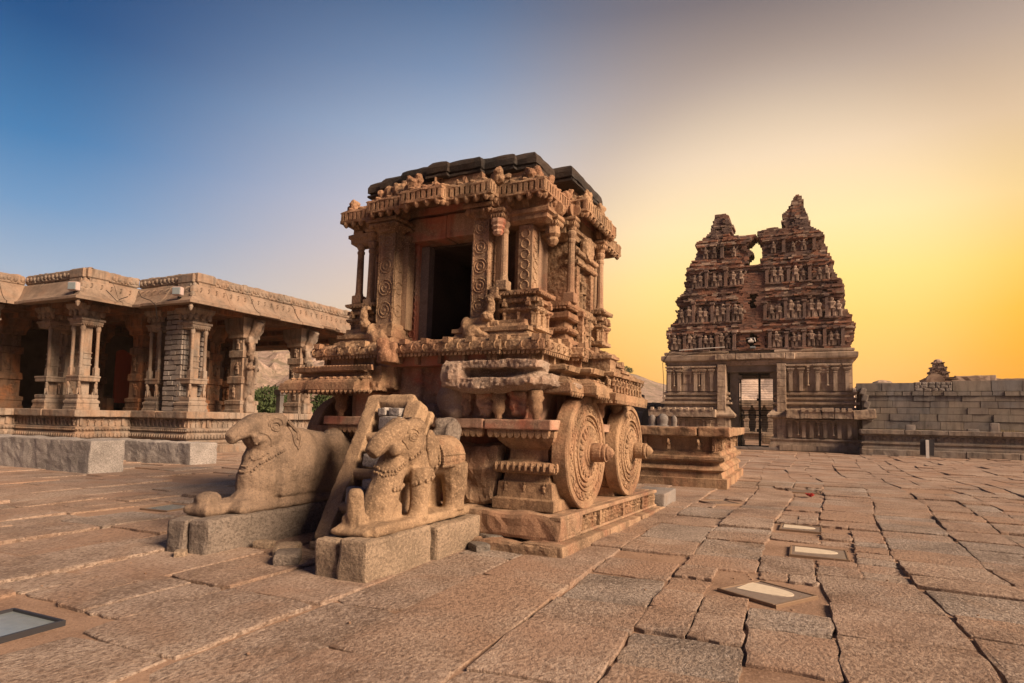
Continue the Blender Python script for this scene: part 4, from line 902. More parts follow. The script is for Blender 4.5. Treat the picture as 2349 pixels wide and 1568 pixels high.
part('frieze_carving', m, S_CARVE, SDS, stuff=True)
for nm, lb, x, w_, h in (('linga_stone', 'rounded stone at the left of the three set on the carved platform', -1.78, .2, .33), ('linga_stone', 'broad round headed stone between two others on the carved platform', -1.52, .30, .36), ('linga_stone', 'narrow pointed stone at the right end of three on the carved platform', -1.24, .16, .32)):
    m = MB(); m.box(-w_ * .62, w_ * .62, -.14, .14, 0, .06, bev=.015); m.lathe([(w_ * .5, .05), (w_ * .42, .08), (w_ * .46, .14), (w_ * .5, h * .55), (w_ * .42, h * .8), (w_ * .2, h * .97), (.01, h)], 14, Mt(0, 0, 0, 0, (1, .7, 1)))
    o = part(nm, m, S_GREY, smooth=True); o.location = (x - 1.6 - .05, 15.75, 1.35); tag(o, lb, 'carved stone', 'three stones on the carved platform')
# steps and block between chariot and dais
o = block_obj('granite_block', S_GREY, -2.8, -2.2, 11.1, 12.2, -.05, .24, 222, None, bev=.03); tag(o, 'low stone step just behind the rear chariot wheel', 'stone block')
# distant low wall with black tarpaulin, left of the gate tower
LW = thing('side_wall', 'dark grey block wall left of the gate tower', 'wall', (-14, 46, 0))
face_blocks(-18, -9.0, 46, [(0, .8), (.8, 1.5), (1.5, 2.2), (2.2, 2.9)], 1.0, 1.9, WBL, 'stone_block', LW, -14, 46, .5, .02, .05)
face_blocks(-18, -10.6, 46, [(2.9, 3.5)], 1.0, 1.9, WBL, 'stone_block', LW, -14, 46, .5, .02, .05)
tp = MB(); tp.rings([[(-10.9, 45.2, .0), (-10.5, 45.1, 2.2), (-10.0, 45.2, 2.75), (-9.4, 45.3, 2.6), (-9.0, 45.2, 1.6), (-8.8, 45.2, 0)], [(-10.9, 45.9, .0), (-10.5, 45.9, 2.3), (-10.0, 45.9, 2.95), (-9.4, 45.9, 2.7), (-9.0, 45.9, 1.7), (-8.8, 45.9, 0)]], closed=True); tp.jitter(.06, 2)
tag(part('tarpaulin', tp, M_TARP), 'black tarpaulin heaped against the dark side wall', 'tarpaulin')

# ================================================================== PAVILION
PVT = thing('pillared_pavilion', 'long open granite hall with clustered carved columns and curved stone eaves', 'pavilion', (0, 0, 0))
def V(name, m, mat, parent=PVT, stuff=False, smooth=False): return part(name, m, mat, parent, smooth, stuff)
# stepped foot plan; visible corners first
PF = [(-45, 11.9), (-27.9, 11.9), (-27.9, 13.8), (-24.0, 13.8), (-24.0, 15.85), (-20.75, 15.85), (-20.75, 27.0), (-24, 27.0), (-24, 29.0), (-45, 29.0)]
fv = [1, 2, 3, 4, 5]           # edges on view
base = [(.10, -.04), (.10, .24), (.04, .26), (.0, .30), (.03, .36), (.0, .42), (-.04, .46), (.05, .52), (.07, .60), (.05, .68), (-.02, .74), (.02, .78), (.06, .84), (.06, .90), (-.06, .92), (-.10, .94), (-.10, 1.26), (-.02, 1.28)]
m = MB(); m.sweep(PF, base, .35, .010, .006); V('base_moulding', m, S_PAV)
m = MB()
for x, y, a in along(PF, fv, .14, .055): m.box(-.05, .05, -.015, .03, .545, .66, Mt(x, y, 0, a), bev=.01)
for x, y, a in along(PF, fv, .11, .05): m.box(-.035, .035, -.015, .03, .80, .84, Mt(x, y, 0, a))
V('moulding_carving', m, S_PAV, stuff=True)
m = MB()
for i, (x, y, a) in enumerate(along(PF, fv, .235, -.10, .12)):
    M = Mt(x, y, .95, a)
    if i % 6 == 0: m.box(-.07, .07, -.06, .03, 0, .31, M, bev=.01)
    else: figure(m, M @ Mt(0, -.01, .01, 0, (.34, .3, .29)))
V('frieze_figures', m, S_PAV, stuff=True)
cop = [(.06, 1.285), (.12, 1.30), (.14, 1.36), (.14, 1.50), (.10, 1.54), (-1.2, 1.545)]
for i in fv:      # coping slabs laid one by one along the floor edge
    a, b = Vector(PF[i]), Vector(PF[i + 1]); ln = min((b - a).length, 14); t = (b - a).normalized(); nv = Vector((t.y, -t.x)); s = -.14 if i in (2, 4) else 0
    s = -.13 if i != 3 and i != 1 else .3
    k = max(1, round((ln - s) / 1.9)); w_ = (ln - s + (.13 if i in (1, 3) else 0)) / k
    if i == 2 or i == 4: w_ = (ln + .26) / k
    for q in range(k):
        p = a + t * (s + w_ * (q + .5)); ang = math.atan2(t.y, t.x)
        o = block_obj('coping_slab', S_PAV, -w_ / 2 + .012, w_ / 2 - .012, -.14 + U(-.02, .02), .9, 1.285, 1.545 + U(-.012, .012), 300 + i * 20 + q, PVT, bev=.03, rough=.012)
        M = Mt(p.x, p.y, 0, ang); o.matrix_local = M @ Matrix.Translation(o.location)
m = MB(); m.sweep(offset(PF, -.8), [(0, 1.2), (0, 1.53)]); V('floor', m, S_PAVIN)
# columns
def _col_meshes():
    d = {}
    m = MB(); m.sweep(rect(-.52, .52, -.52, .52), [(.04, 0), (.04, .10), (0, .12), (0, .24), (.03, .26), (.03, .34), (-.04, .38), (-.06, .42), (-.03, .46), (-.03, .56), (-.08, .58)], .18, .006); d['pedestal'] = m.mesh('pedestal', S_PAV)
    m = MB(); m.box(-.19, .19, -.19, .19, .5, 3.3, bev=.02)
    for z in (1.7, 1.95, 2.15): m.box(-.22, .22, -.22, .22, z, z + .07, bev=.015)
    d['core_shaft'] = m.mesh('core_shaft', S_PAV)
    m = MB(); m.box(-.50, .50, -.50, .50, 1.08, 1.26, bev=.02); m.box(-.53, .53, -.53, .53, 1.22, 1.30, bev=.02); d['waist_slab'] = m.mesh('waist_slab', S_PAV)
    m = MB(); m.ball((0, 0, .72), (.09, .12, .12)); m.ball((0, -.06, .92), (.09, .09, .14)); m.ball((0, -.10, 1.02), (.07, .08, .07)); m.box(-.08, -.03, -.14, -.07, .56, .8); m.box(.03, .08, -.14, -.07, .56, .8); m.box(-.1, .1, 0, .1, .56, .66)
    d['lion'] = remeshed('lion', m, S_PAV, .025, 2, .008, 12)
    m = MB(); m.box(-.11, .11, -.11, .11, 1.30, 1.62, bev=.015); m.lathe([(.10, 1.62), (.085, 1.7), (.078, 2.9), (.085, 2.95), (.078, 2.98), (.11, 3.05), (.12, 3.12), (.09, 3.2), (.09, 3.26)], 12, None); d['colonnette'] = m.mesh('colonnette', S_PAV)
    m = MB(); m.sweep(rect(-.5, .5, -.5, .5), [(-.10, 3.2), (-.02, 3.26), (.02, 3.32), (.02, 3.38), (.08, 3.40), (.08, 3.48), (-.04, 3.50)], .15, .004); d['abacus'] = m.mesh('abacus', S_PAV)
    m = MB(); m.sweep(rect(-.42, .42, -.42, .42), [(-.04, 3.48), (.0, 3.52), (.02, 3.6), (.03, 3.66), (.10, 3.76), (.20, 3.86), (.24, 3.94), (.24, 4.02)], .2, .01)
    for q in range(4):
        for s_ in (-.3, 0, .3): m.ball((0, 0, 0), (.13, .12, .2), 8, 5, Matrix.Rotation(q * PI / 2, 4, 'Z') @ Mt(s_ * 1.3, -.50, 3.74, 0, 1, -.5))
    d['bracket_capital'] = m.mesh('bracket_capital', S_PAV)
    m = MB()
    for q in range(4):
        for s_ in range(9): m.lathe([(.05, 3.27), (.04, 3.235), (.004, 3.21)], 5, Matrix.Rotation(q * PI / 2, 4, 'Z') @ Mt(-.44 + .11 * s_, -.50, 0))
    d['lotus_fringe'] = m.mesh('lotus_fringe', S_PAV)
    return d
CM = _col_meshes()
def column(x, y, spots, s=1.0, rz=0):
    c_ = put(CM['core_shaft'], 'column', PVT, x, y, 1.54, (.77 * s, .77 * s, 1), rz)
    for nme in ('pedestal', 'waist_slab', 'abacus', 'bracket_capital'): put(CM[nme], nme, c_, 0, 0, 0)
    o = put(CM['lotus_fringe'], 'lotus_fringe', c_, 0, 0, 0); o['kind'] = 'stuff'
    for a, b, r in spots: put(CM['colonnette'], 'colonnette', c_, a, b, 0); put(CM['lion'], 'lion', c_, a, b, 0, 1, r)
A3 = [(-.37, -.37, 0), (.37, -.37, PI / 4), (.37, .37, PI / 2)]
column(-21.6, 16.6, A3); column(-24.95, 14.5, A3)
A2 = [(-.36, -.37, 0), (.36, -.37, 0)]
column(-28.5, 12.7, A3); column(-27.2, 14.6, [(.37, -.37, PI / 4)]); column(-30.8, 12.7, A2); column(-23.6, 16.7, A2)
def sculpted_pillar(x, y, mat=S_PAV, beast=True, h=4.0, w_=.42, name='sculpted_pillar'):
    m = MB(); 
    m.sweep(rect(-w_, w_, -w_, w_), [(.06, 0), (.06, .12), (.02, .14), (.02, .34), (.05, .36), (.05, .5), (-.06, .54), (-.06, 1.2), (0, 1.24), (0, 1.5), (-.08, 1.54), (-.08, 2.3), (-.02, 2.34), (-.02, 2.6), (-.10, 2.64), (-.10, 3.1), (.02, 3.16), (.02, 3.3), (.12, 3.5), (.16, h)], .2, .012)
    o = V(name, m, mat); o.location = (x, y, 1.54)
    m = MB()
    for q in range(2):
        for z in (.62, 1.62, 2.66):
            figure(m, Mt(0, 0, 0, q * PI / 2) @ Mt(U(-.1, .1), -w_ + .07, z, 0, (.55, .45, U(.5, .6))))
    part('relief_figure', m, mat, o, stuff=True)
    if beast:      # rearing lion-beast on the front face
        m = MB(); X = w_ + .12
        m.tube([(X - .1, -.1, .5), (X, -.1, .9), (X + .05, -.1, 1.3)], [.12, .13, .16], 8); m.tube([(X + .02, -.1, 1.2), (X + .06, -.1, 1.7), (X + .05, -.1, 2.1)], [.19, .20, .16], 8)
        m.ball((X + .12, -.1, 2.3), (.20, .17, .19)); m.tube([(X + .2, -.1, 2.42), (X + .36, -.12, 2.3), (X + .38, -.12, 2.0), (X + .30, -.1, 1.6), (X + .2, -.1, 1.1), (X + .12, -.1, .8)], [.09, .08, .075, .07, .065, .06], 7)
        m.tube([(X, -.25, 1.9), (X + .22, -.28, 1.85), (X + .34, -.2, 1.95)], [.08, .075, .06], 7); m.tube([(X, .1, 1.9), (X + .22, .1, 1.8), (X + .34, 0, 1.88)], [.08, .075, .06], 7); m.box(X - .3, X - .05, -.25, .1, .5, 2.3)
        m.ball((X + .05, -.1, .55), (.15, .2, .18)); m.box(X - .3, X + .12, -.3, .15, 0, .5, bev=.03); m.tube([(X - .1, -.1, 2.4), (X + .05, -.1, 2.7), (X - .06, -.1, 3.0)], [.14, .15, .12], 8); m.box(X - .3, X + .08, -.28, .2, 2.95, 3.2)
        m.tube([(X - .1, 0, 3.15), (X + .05, 0, 3.4), (X + .3, 0, 3.9)], [.2, .2, .24], 8)
        part('rearing_beast', remeshed('rearing_beast', m, mat, .035, 3, .015, 6), mat, o)
    return o
sculpted_pillar(-21.6, 19.0); sculpted_pillar(-21.6, 22.3); sculpted_pillar(-21.6, 25.4)
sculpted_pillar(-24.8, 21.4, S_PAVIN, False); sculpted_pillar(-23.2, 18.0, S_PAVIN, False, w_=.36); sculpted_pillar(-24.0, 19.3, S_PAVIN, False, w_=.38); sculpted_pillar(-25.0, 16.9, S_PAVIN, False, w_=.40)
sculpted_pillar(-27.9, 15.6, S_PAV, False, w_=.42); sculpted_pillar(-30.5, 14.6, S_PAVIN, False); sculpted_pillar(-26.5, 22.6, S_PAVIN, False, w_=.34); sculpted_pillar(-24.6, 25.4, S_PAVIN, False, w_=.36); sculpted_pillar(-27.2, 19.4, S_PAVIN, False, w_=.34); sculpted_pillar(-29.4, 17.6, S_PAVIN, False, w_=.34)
# later pier of squared blocks
SP = put(MB().box(-.46, .46, -.46, .46, 0, 4.0).mesh('block_pier', S_IN), 'block_pier', PVT, -22.25, 16.75, 1.54)
bm_ = MB(); bm_.box(-.5, .5, -.5, .5, -.5, .5, bev=.06); PBM = bm_.mesh('squared_block', S_GREY)
for r in range(20):
    cuts = [-.5, U(-.28, -.05), U(.05, .28), .5] if r % 2 else [-.5, U(-.15, .2), .5]
    for a, b in zip(cuts, cuts[1:]):
        o = put(PBM, 'squared_block', SP, (a + b) / 2, -.47 + U(-.015, .015), r * .2 + .1 + U(-.012, .012), (b - a - .035, .14 + U(-.03, .04), .17 + U(-.02, .015)))
        o = put(PBM, 'squared_block', SP, .47 + U(-.015, .015), (a + b) / 2, r * .2 + .1 + U(-.012, .012), (.14 + U(-.03, .04), b - a - .035, .17 + U(-.02, .015)))
# roof, ceiling, inner back wall
PRF = offset(PF, -.1)
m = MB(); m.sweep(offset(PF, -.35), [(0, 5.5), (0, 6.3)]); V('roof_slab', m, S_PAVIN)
m = MB()
for y in (14.6, 16.6, 19.0, 22.3, 25.4): m.box(-33, -21.2 if y > 16 else -24.2, y - .3, y + .3, 5.3, 5.52)
V('ceiling_beam', m, S_PAVIN, stuff=True)
m = MB(); m.box(-33.6, -33, 12.5, 28.0, 1.5, 5.6); m.box(-45, -33.2, 26.6, 27.2, 1.5, 5.6); V('back_wall', m, S_IN)
m = MB(); m.box(-33, -28.3, 20.2, 20.6, 1.5, 2.3); m.box(-33, -28.4, 17.6, 17.9, 1.5, 2.1); V('inner_plinth', m, S_PAVIN, stuff=True)
# curved eave slabs
ep = [(-.2, 6.46), (-.02, 6.42), (.09, 6.32), (.18, 6.16), (.27, 5.98), (.38, 5.82), (.52, 5.69), (.68, 5.62), (.68, 5.53), (.50, 5.54), (.30, 5.62), (.05, 5.68), (-.3, 5.70)]
for i in fv:
    a, b = Vector(PF[i]), Vector(PF[i + 1]); ln = (b - a).length; t = (b - a).normalized(); nv = Vector((t.y, -t.x))
    ins = i in (2, 4)
    c0, c1 = (1 if i in (1, 3, 5) else 0), (1 if i in (1, 3) else 0)   # which ends are convex
    s0 = 1 if PF[i] in (PF[3], PF[5]) else -1; s1 = 1 if PF[i + 1] in (PF[3], PF[5]) else -1
    if i == 5: s1 = 1
    L_ = ln if i != 5 else 11.15; k = max(2, round(L_ / 1.25))
    cuts = [L_ * (q + (U(-.12, .12) if 0 < q < k else 0)) / k for q in range(k + 1)]
    for q in range(k):
        u0, u1 = cuts[q] + .012, cuts[q + 1] - .012; dz = U(-.02, .015); df = U(-.015, .02); lip = U(-.02, .02); broke = (i == 5 and q == 5)
        R = []
        for e_, u in ((0, u0), (1, u1)):
            row = []
            for d, z in ep:
                uu = u
                if q == 0 and e_ == 0: uu = -s0 * d if s0 > 0 else d + .0
                if q == k - 1 and e_ == 1: uu = L_ + (s1 * d)
                dd = d + df * (d > .1)
                if broke and d > .45: dd = .42 + U(-.05, .05); z = z + .06
                p = a + t * uu + nv * dd; row.append((p.x, p.y, z + dz + (lip if d > .5 else 0)))
            R.append(row)
        mid = [tuple((Vector(x) + Vector(y)) / 2) for x, y in zip(*R)]
        o = V('eave_slab', MB().rings([R[0], mid, R[1]]), S_EAVE)
m = MB()
for x, y, a in along(PF, [3, 4, 5], .34, .20, .3):
    if y > 26.8: continue
    m.torus(.10, .016, 9, 4, Mt(x, y, 6.14, a) @ Mt(0, 0, 0, 0, 1, PI / 2 - .45))
V('eave_scroll', m, S_EAVE, stuff=True)
m = MB()
for (x, y) in ((-20.75, 15.85), (-24.0, 13.8)): 
    m.ball((x + .12, y - .12, 6.1), (.16, .16, .2)); m.ball((x + .3, y - .3, 5.9), (.1, .1, .14)); m.ball((x + .02, y - .02, 6.3), (.09, .09, .14)); m.lathe([(.05, 5.5), (.08, 5.4), (.05, 5.3), (.02, 5.25)], 7, Mt(x + .5, y - .5, 0))
V('corner_ornament', m, S_PAV, stuff=True)
# parapet frieze, block by block
for i in fv:
    a, b = Vector(PF[i]), Vector(PF[i + 1]); ln = min((b - a).length, 11.2); t = (b - a).normalized(); ang = math.atan2(t.y, t.x); k = max(1, round(ln / 2.1))
    for q in range(k):
        w_ = ln / k; p = a + t * (w_ * (q + .5))
        e0 = .12 if (q == 0 and i in (3, 5)) or (q == 0 and i == 4 and False) else 0
        m = MB(); m.box(-w_ / 2 - e0 + .01, w_ / 2 - .01 + (.1 if q == k - 1 and i in (2, 4) else 0), .10, .8, 6.2, 6.42); m.box(-w_ / 2 - e0 + .01, w_ / 2 - .01 + (.14 if q == k - 1 and i in (2, 4) else 0), .0, .8, 6.42, 6.80, bev=.05)
        k2 = int(w_ / .22)
        for r in range(k2): x = -w_ / 2 + w_ * (r + .5) / k2; m.ball((x, .01, 6.62 + U(-.03, .03)), (.09, .07, .10), 6, 4); m.ball((x + .1, -.005, 6.53 + U(-.05, .05)), (.05, .05, .05), 5, 3)
        for r in range(int(w_ / .3)): x = U(-w_ / 2, w_ / 2); m.ball((x, .15, 6.80), (.16, .1, U(.02, .06)), 6, 4)
        o = V('parapet_block', m, S_PAV); o.matrix_local = Mt(p.x, p.y, U(-.02, .02), ang)
m = MB(); m.tube([(-22.9, 15.1, 6.1), (-22.7, 15.1, 5.85), (-22.2, 15.12, 5.7), (-21.9, 15.13, 5.5), (-22.0, 15.3, 5.0)], .014, 4); m.tube([(-23.4, 14.2, 6.0), (-23.2, 14.5, 5.62), (-23.3, 14.7, 5.75), (-23.35, 15, 5.9)], .014, 4)
o = tag(part('eave_cable', m, M_IRON), 'thin black cables straggling over the pavilion eave', 'cable')
for lb, x, y, z in (('left of two floodlights on the pavilion eave, on the farther corner', -23.75, 13.25, 5.98), ('right of two floodlights on the pavilion eave, on the nearer corner', -20.85, 15.22, 5.98)):
    t = thing('floodlight', lb, 'floodlight', (x, y, z), R_(20), 'floodlights on the pavilion eave')
    part('housing', MB().box(-.17, .17, -.06, .12, -.16, .16, bev=.03), M_LAMP, t); part('lamp_glass', MB().box(-.14, .14, -.085, -.055, -.13, .13, bev=.015), M_PANE_BLUE, t); part('bracket', MB().box(-.02, .02, .05, .3, -.28, -.18), M_IRON, t)
m = MB(); m.rings([[(-28.9 + .02 * q, 18.2 + .16 * q, 4.3 + .1 * math.sin(q)), (-28.95 + .02 * q, 18.2 + .16 * q, 4.2), (-29.0, 18.2 + .16 * q, 1.9), (-28.9, 18.2 + .16 * q, 1.9)] for q in range(6)], cap=True)
tag(part('red_cloth', m, M_CLOTH), 'dull red cloth hanging deep inside the dark pavilion', 'cloth')

# ------------------------------------------------------------------ curb stones
o = block_obj('curb_stone', S_CURB, -22.6, -15.55, 9.3, 10.15, -.08, .78, 401, None, bev=.03, rough=.02, div=50); tag(o, 'nearer and longer of two grey granite beams lying before the pavilion', 'granite beam', 'granite beams before the pavilion')
o = block_obj('curb_stone', S_CURB, -20.6, -15.9, 12.3, 13.2, -.08, .62, 402, None, bev=.03, rough=.02, div=40); tag(o, 'farther and shorter of two grey granite beams lying before the pavilion', 'granite beam', 'granite beams before the pavilion')

# ================================================================== ELEPHANTS AND THEIR BLOCKS
gB = 'granite blocks under the elephants'
for lb, a in (('squat dark end block left of the gap under the right elephant', (-4.18, -3.905, 4.60, 5.66, -.06, .345, 411)), ('long sunlit granite block under the front of the right elephant', (-3.875, -3.55, 4.56, 5.66, -.06, .37, 412)), ('rear granite block under the right elephant behind a narrow gap', (-4.1, -3.50, 5.70, 6.68, -.06, .345, 413))):
    o = block_obj('granite_block', S_BLK, *a, None, bev=.035, rough=.014); tag(o, lb, 'stone block', gB)
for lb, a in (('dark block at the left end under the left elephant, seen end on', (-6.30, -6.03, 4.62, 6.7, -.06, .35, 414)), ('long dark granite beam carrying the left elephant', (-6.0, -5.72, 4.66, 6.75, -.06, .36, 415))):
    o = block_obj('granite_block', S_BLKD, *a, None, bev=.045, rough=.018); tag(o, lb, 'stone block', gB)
o = block_obj('granite_block', S_BLKD, -5.15, -4.3, 5.75, 6.3, -.06, .33, 416, None, bev=.04, rough=.025); tag(o, 'dark slab at the foot of the stone ladder between the elephants', 'stone block')
def rings_at(m, c, r0, r1, tilt, n=1, gap=.03): pass
# right elephant (faces -Y)
ET = thing('elephant_statue', 'right stone elephant with saddle cloth and bead harness, trunk broken off', 'elephant statue', (-3.81, 4.74, .365), 0, 'stone elephants before the chariot')
m = MB()
m.box(-.26, .22, .02, 1.82, 0, .105, bev=.02); m.box(-.28, .16, -.04, .4, .0, .07, bev=.03)
m.ball((-.02, 1.28, .70), (.235, .48, .225), 16, 10); m.ball((-.02, 1.55, .68), (.23, .27, .24), 14, 8); m.ball((-.03, .98, .67), (.22, .28, .25), 14, 8)
for x in (.135, -.18):
    m.tube([(x, .88, .60), (x, .86, .36), (x, .84, .16), (x, .82, .08)], [.13, .115, .10, .115], 10); m.ball((x, .80, .10), (.10, .12, .05))
    m.tube([(x, 1.56, .62), (x, 1.58, .38), (x, 1.57, .2), (x, 1.56, .08)], [.17, .15, .125, .13], 10); m.ball((x, 1.52, .10), (.10, .12, .05))
m.ball((-.02, .80, .85), (.21, .27, .26), 14, 8)                       # head
m.ball((-.11, .82, 1.03), (.12, .16, .10), 10, 6); m.ball((.07, .82, 1.03), (.12, .16, .10), 10, 6)
m.tube([(-.03, .72, .95), (-.04, .60, .925), (-.06, .48, .885), (-.085, .37, .825), (-.10, .30, .755)], [.20, .155, .125, .10, .07], 12)      # trunk stub
m.tube([(.05, .58, .82), (.09, .48, .80), (.09, .41, .80)], [.06, .068, .06], 8)          # tusk root
m.ball((-.03, .68, .72), (.14, .15, .13))
m.tube([(-.06, .66, .70), (-.08, .56, .45), (-.10, .46, .2), (-.10, .42, .05)], [.16, .165, .18, .20], 12)   # uncut stone under the chin
m.box(-.24, .06, .34, .66, .04, .30, bev=.06); m.box(-.2, -.12, .6, 1.6, .05, .5, bev=.03)
m.box(-.22, .0, .04, .2, .06, .2, bev=.03); m.tube([(-.10, .12, .1), (-.10, .10, .28), (-.09, .09, .36)], [.10, .085, .08], 10); m.ball((-.09, .09, .37), (.09, .08, .08))
body = remeshed('body', m, S_EL, .014, 8, .008, 9); bo = part('body', body, S_EL, ET)
m = MB()
for s_, xx in ((1, .165), (-1, -.23)):
    m = MB(); m.ball((0, 0, 0), (.04, .105, .15), 12, 8, Mt(xx, 1.0, .86, .10 * s_, 1, .12)); m.ball((0, 0, 0), (.035, .075, .15), 10, 6, Mt(xx + s_ * .012, 1.0, .72, .06 * s_, 1, .18))
    m.tube([(xx + s_ * .02, 1.09, .92), (xx + s_ * .03, 1.10, .80), (xx + s_ * .03, 1.06, .64)], [.022, .025, .02], 7)
    part('ear', remeshed('ear', m, S_EL, .012, 2, .005, 9), S_EL, ET)
def surface(me): return BVHTree.FromPolygons([v.co.copy() for v in me.vertices], [tuple(p.vertices) for p in me.polygons])
SURF = surface(body)
def ridge(pts, r, m, closed=False, lift=.3):
    """a raised carved line that follows the surface"""
    out = []
    for p in pts:
        p = Vector(p); q = None
        if p.z < 1.25: q, n_, i_, d_ = SURF.ray_cast(Vector((.7, p.y, p.z)), Vector((-1, 0, 0)))
        if q is None or q.x < 0: q, n_, i_, d_ = SURF.find_nearest(p)
        out.append(tuple(q + n_ * r * lift))
    if closed: out.append(out[0])
    m.tube(out, r, 6)
def ell(c, ay, az, k=16, x=.4, tilt=0):
    return [(x, c[0] + ay * math.cos(t) * math.cos(tilt) - az * math.sin(t) * math.sin(tilt), c[1] + az * math.sin(t) * math.cos(tilt) + ay * math.cos(t) * math.sin(tilt)) for t in [2 * PI * i / k for i in range(k)]]
def beadline(pts, r, step, m):
    if True:
        q_ = []
        for (a, b) in zip(pts, pts[1:]):
            a, b = Vector(a), Vector(b); k = max(1, int((b - a).length / step))
            for i in range(k):
                p, n_, i_, d_ = SURF.find_nearest(a.lerp(b, i / k))
                if d_ < .25: m.ball(tuple(p + n_ * r * .35), r, 6, 4)
        return
def beadline_free(pts, r, step, m):
    for (a, b) in zip(pts, pts[1:]):
        a, b = Vector(a), Vector(b); k = max(1, int((b - a).length / step))
        for q in range(k): m.ball(tuple(a.lerp(b, q / k)), r, 6, 4)
m = MB()
arc = [(.02 + .205 * math.cos(t) - .04, .70 + .08 * math.sin(t * 2) * 0 + .16 * max(0, -math.sin(t)) * 0, .66 + .24 * math.sin(t)) for t in [PI * q / 9 - PI / 2 for q in range(10)]]
beadline([(-.16, .52, .60), (-.02, .46, .57), (.11, .52, .60), (.165, .66, .68), (.185, .82, .80)], .018, .034, m)
beadline([(-.14, .48, .56), (-.02, .425, .535), (.12, .49, .565), (.18, .64, .65)], .014, .028, m)
beadline([(-.02, .50, .34 + .06), (.10, .60, .42), (.18, .78, .46), (.215, .98, .53), (.23, 1.15, .60)], .026, .05, m)
beadline([(.19, 1.10, .90), (.235, 1.12, .70), (.235, 1.14, .58)], .018, .034, m)
part('bead_harness', m, S_EL, ET, stuff=True)
m = MB(); R = []
for q in range(7):
    y = 1.16 + .085 * q; R.append([(-.02 + (.245 + .012) * math.cos(t) * (1 if q < 5 else .95), y, .665 + (.262 + .008) * math.sin(t) * (1 if q < 5 else .97)) for t in [-.25 + (PI / 2 + .25) * k / 8 for k in range(9)]])
m.rings(R, closed=False); m2 = MB(); R2 = []
for q in range(7): R2.append([(p[0] - .02, p[1], p[2] - .02) for p in R[q]][::-1])
rr = [a + b for a, b in zip(R, R2)]
m = MB(); m.rings(rr); part('saddle_cloth', m, S_CARVE, ET)
m = MB(); beadline_free([(p[0] + .006, p[1], p[2]) for p in [R[q][0] for q in range(7)]], .016, .03, m); beadline_free([(p[0] + .006, p[1], p[2]) for p in R[0]], .012, .028, m); beadline_free([(p[0] + .008, p[1], p[2]) for p in [R[q][2] for q in range(7)]], .008, .016, m); part('cloth_border', m, S_EL, ET, stuff=True)
m = MB(); ridge([(.06 + .10 * math.cos(t), .86 + .085 * math.sin(t), 1.3) for t in [2 * PI * i / 16 for i in range(16)]], .012, m, True); ridge([(.06 + .07 * math.cos(t), .86 + .06 * math.sin(t), 1.3) for t in [2 * PI * i / 14 for i in range(14)]], .009, m, True); part('head_ornament', m, S_EL, ET)
m = MB(); ridge(ell((.69, .93), .055, .045), .010, m, True); ridge(ell((.69, .925), .03, .022, 10), .007, m, True); ridge(ell((.69, .94), .08, .075)[1:8], .009, m); ridge([(.3, .56, .90), (.3, .60, .86), (.3, .64, .80)], .008, m); part('eye', m, S_EL, ET)
# left elephant, a bulkier uncarved mass
ET2 = thing('elephant_statue', 'left stone elephant, dark and bulky, its body left as a rough uncarved mass', 'elephant statue', (-6.0, 4.80, .355), 0, 'stone elephants before the chariot')
m = MB()
m.box(-.30, .26, .30, 2.05, 0, .10, bev=.03); m.box(-.32, .06, .02, .44, -.01, .13, bev=.05); m.ball((-.14, .2, .16), (.15, .16, .09)); m.box(-.30, .22, .36, .9, 0, .15, bev=.05)
m.ball((-.02, 1.38, .52), (.30, .72, .46), 18, 12); m.ball((-.02, 1.12, .60), (.28, .44, .38), 16, 10); m.box(-.27, .23, .95, 2.1, .04, .62, bev=.12); m.ball((-.04, .86, .34), (.25, .32, .36), 14, 9); m.ball((-.03, .95, .55), (.25, .34, .34), 14, 9); m.ball((-.02, .72, .14), (.22, .26, .14), 12, 7)
m.ball((-.02, 1.62, .64), (.27, .5, .30), 14, 8); m.box(-.22, .2, 1.9, 2.35, .1, .86, bev=.1); m.ball((0, 2.12, .80), (.2, .26, .17)); m.ball((0, 1.75, .84), (.18, .16, .09))
m.ball((-.03, .90, .90), (.235, .32, .24), 14, 8); m.ball((-.12, .94, 1.07), (.13, .20, .10), 10, 6); m.ball((.07, .94, 1.07), (.13, .20, .10), 10, 6); m.ball((-.02, 1.1, .84), (.24, .3, .2), 12, 8)
m.tube([(-.03, .80, .98), (-.02, .66, .99), (.0, .52, .955), (.02, .40, .905), (.03, .30, .85)], [.20, .15, .12, .095, .065], 12)
m.ball((.0, .80, .80), (.17, .16, .15)); m.tube([(.09, .72, .85), (.14, .60, .84)], [.06, .05], 8); m.ball((-.03, .92, .66), (.19, .24, .28))
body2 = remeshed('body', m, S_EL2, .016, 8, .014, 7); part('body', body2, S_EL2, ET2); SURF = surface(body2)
m = MB(); ridge([(.4, 1.10, 1.02), (.4, 1.17, 1.08), (.4, 1.26, 1.06), (.4, 1.31, .97), (.4, 1.29, .86), (.4, 1.23, .77), (.4, 1.17, .72), (.4, 1.14, .80), (.4, 1.11, .90)], .024, m, True); part('ear', m, S_EL2, ET2)
m = MB(); ridge([(.4, 1.17, .98), (.4, 1.23, 1.0), (.4, 1.26, .92), (.4, 1.22, .83), (.4, 1.18, .86)], .014, m, True); part('ear_fold', m, S_EL2, ET2)
m = MB()
beadline([(-.1, .40, .52), (.05, .42, .50), (.17, .55, .52), (.235, .75, .62), (.28, .98, .74)], .017, .032, m); beadline([(-.08, .43, .60), (.05, .44, .58), (.17, .58, .62), (.22, .75, .70)], .012, .024, m); beadline([(.24, 1.14, .78), (.26, 1.22, .90), (.22, 1.22, 1.04), (.15, 1.16, 1.12)], .014, .026, m); beadline([(.0, .45, .66), (.12, .50, .67), (.19, .6, .70)], .012, .022, m)
part('bead_harness', m, S_EL2, ET2, stuff=True)
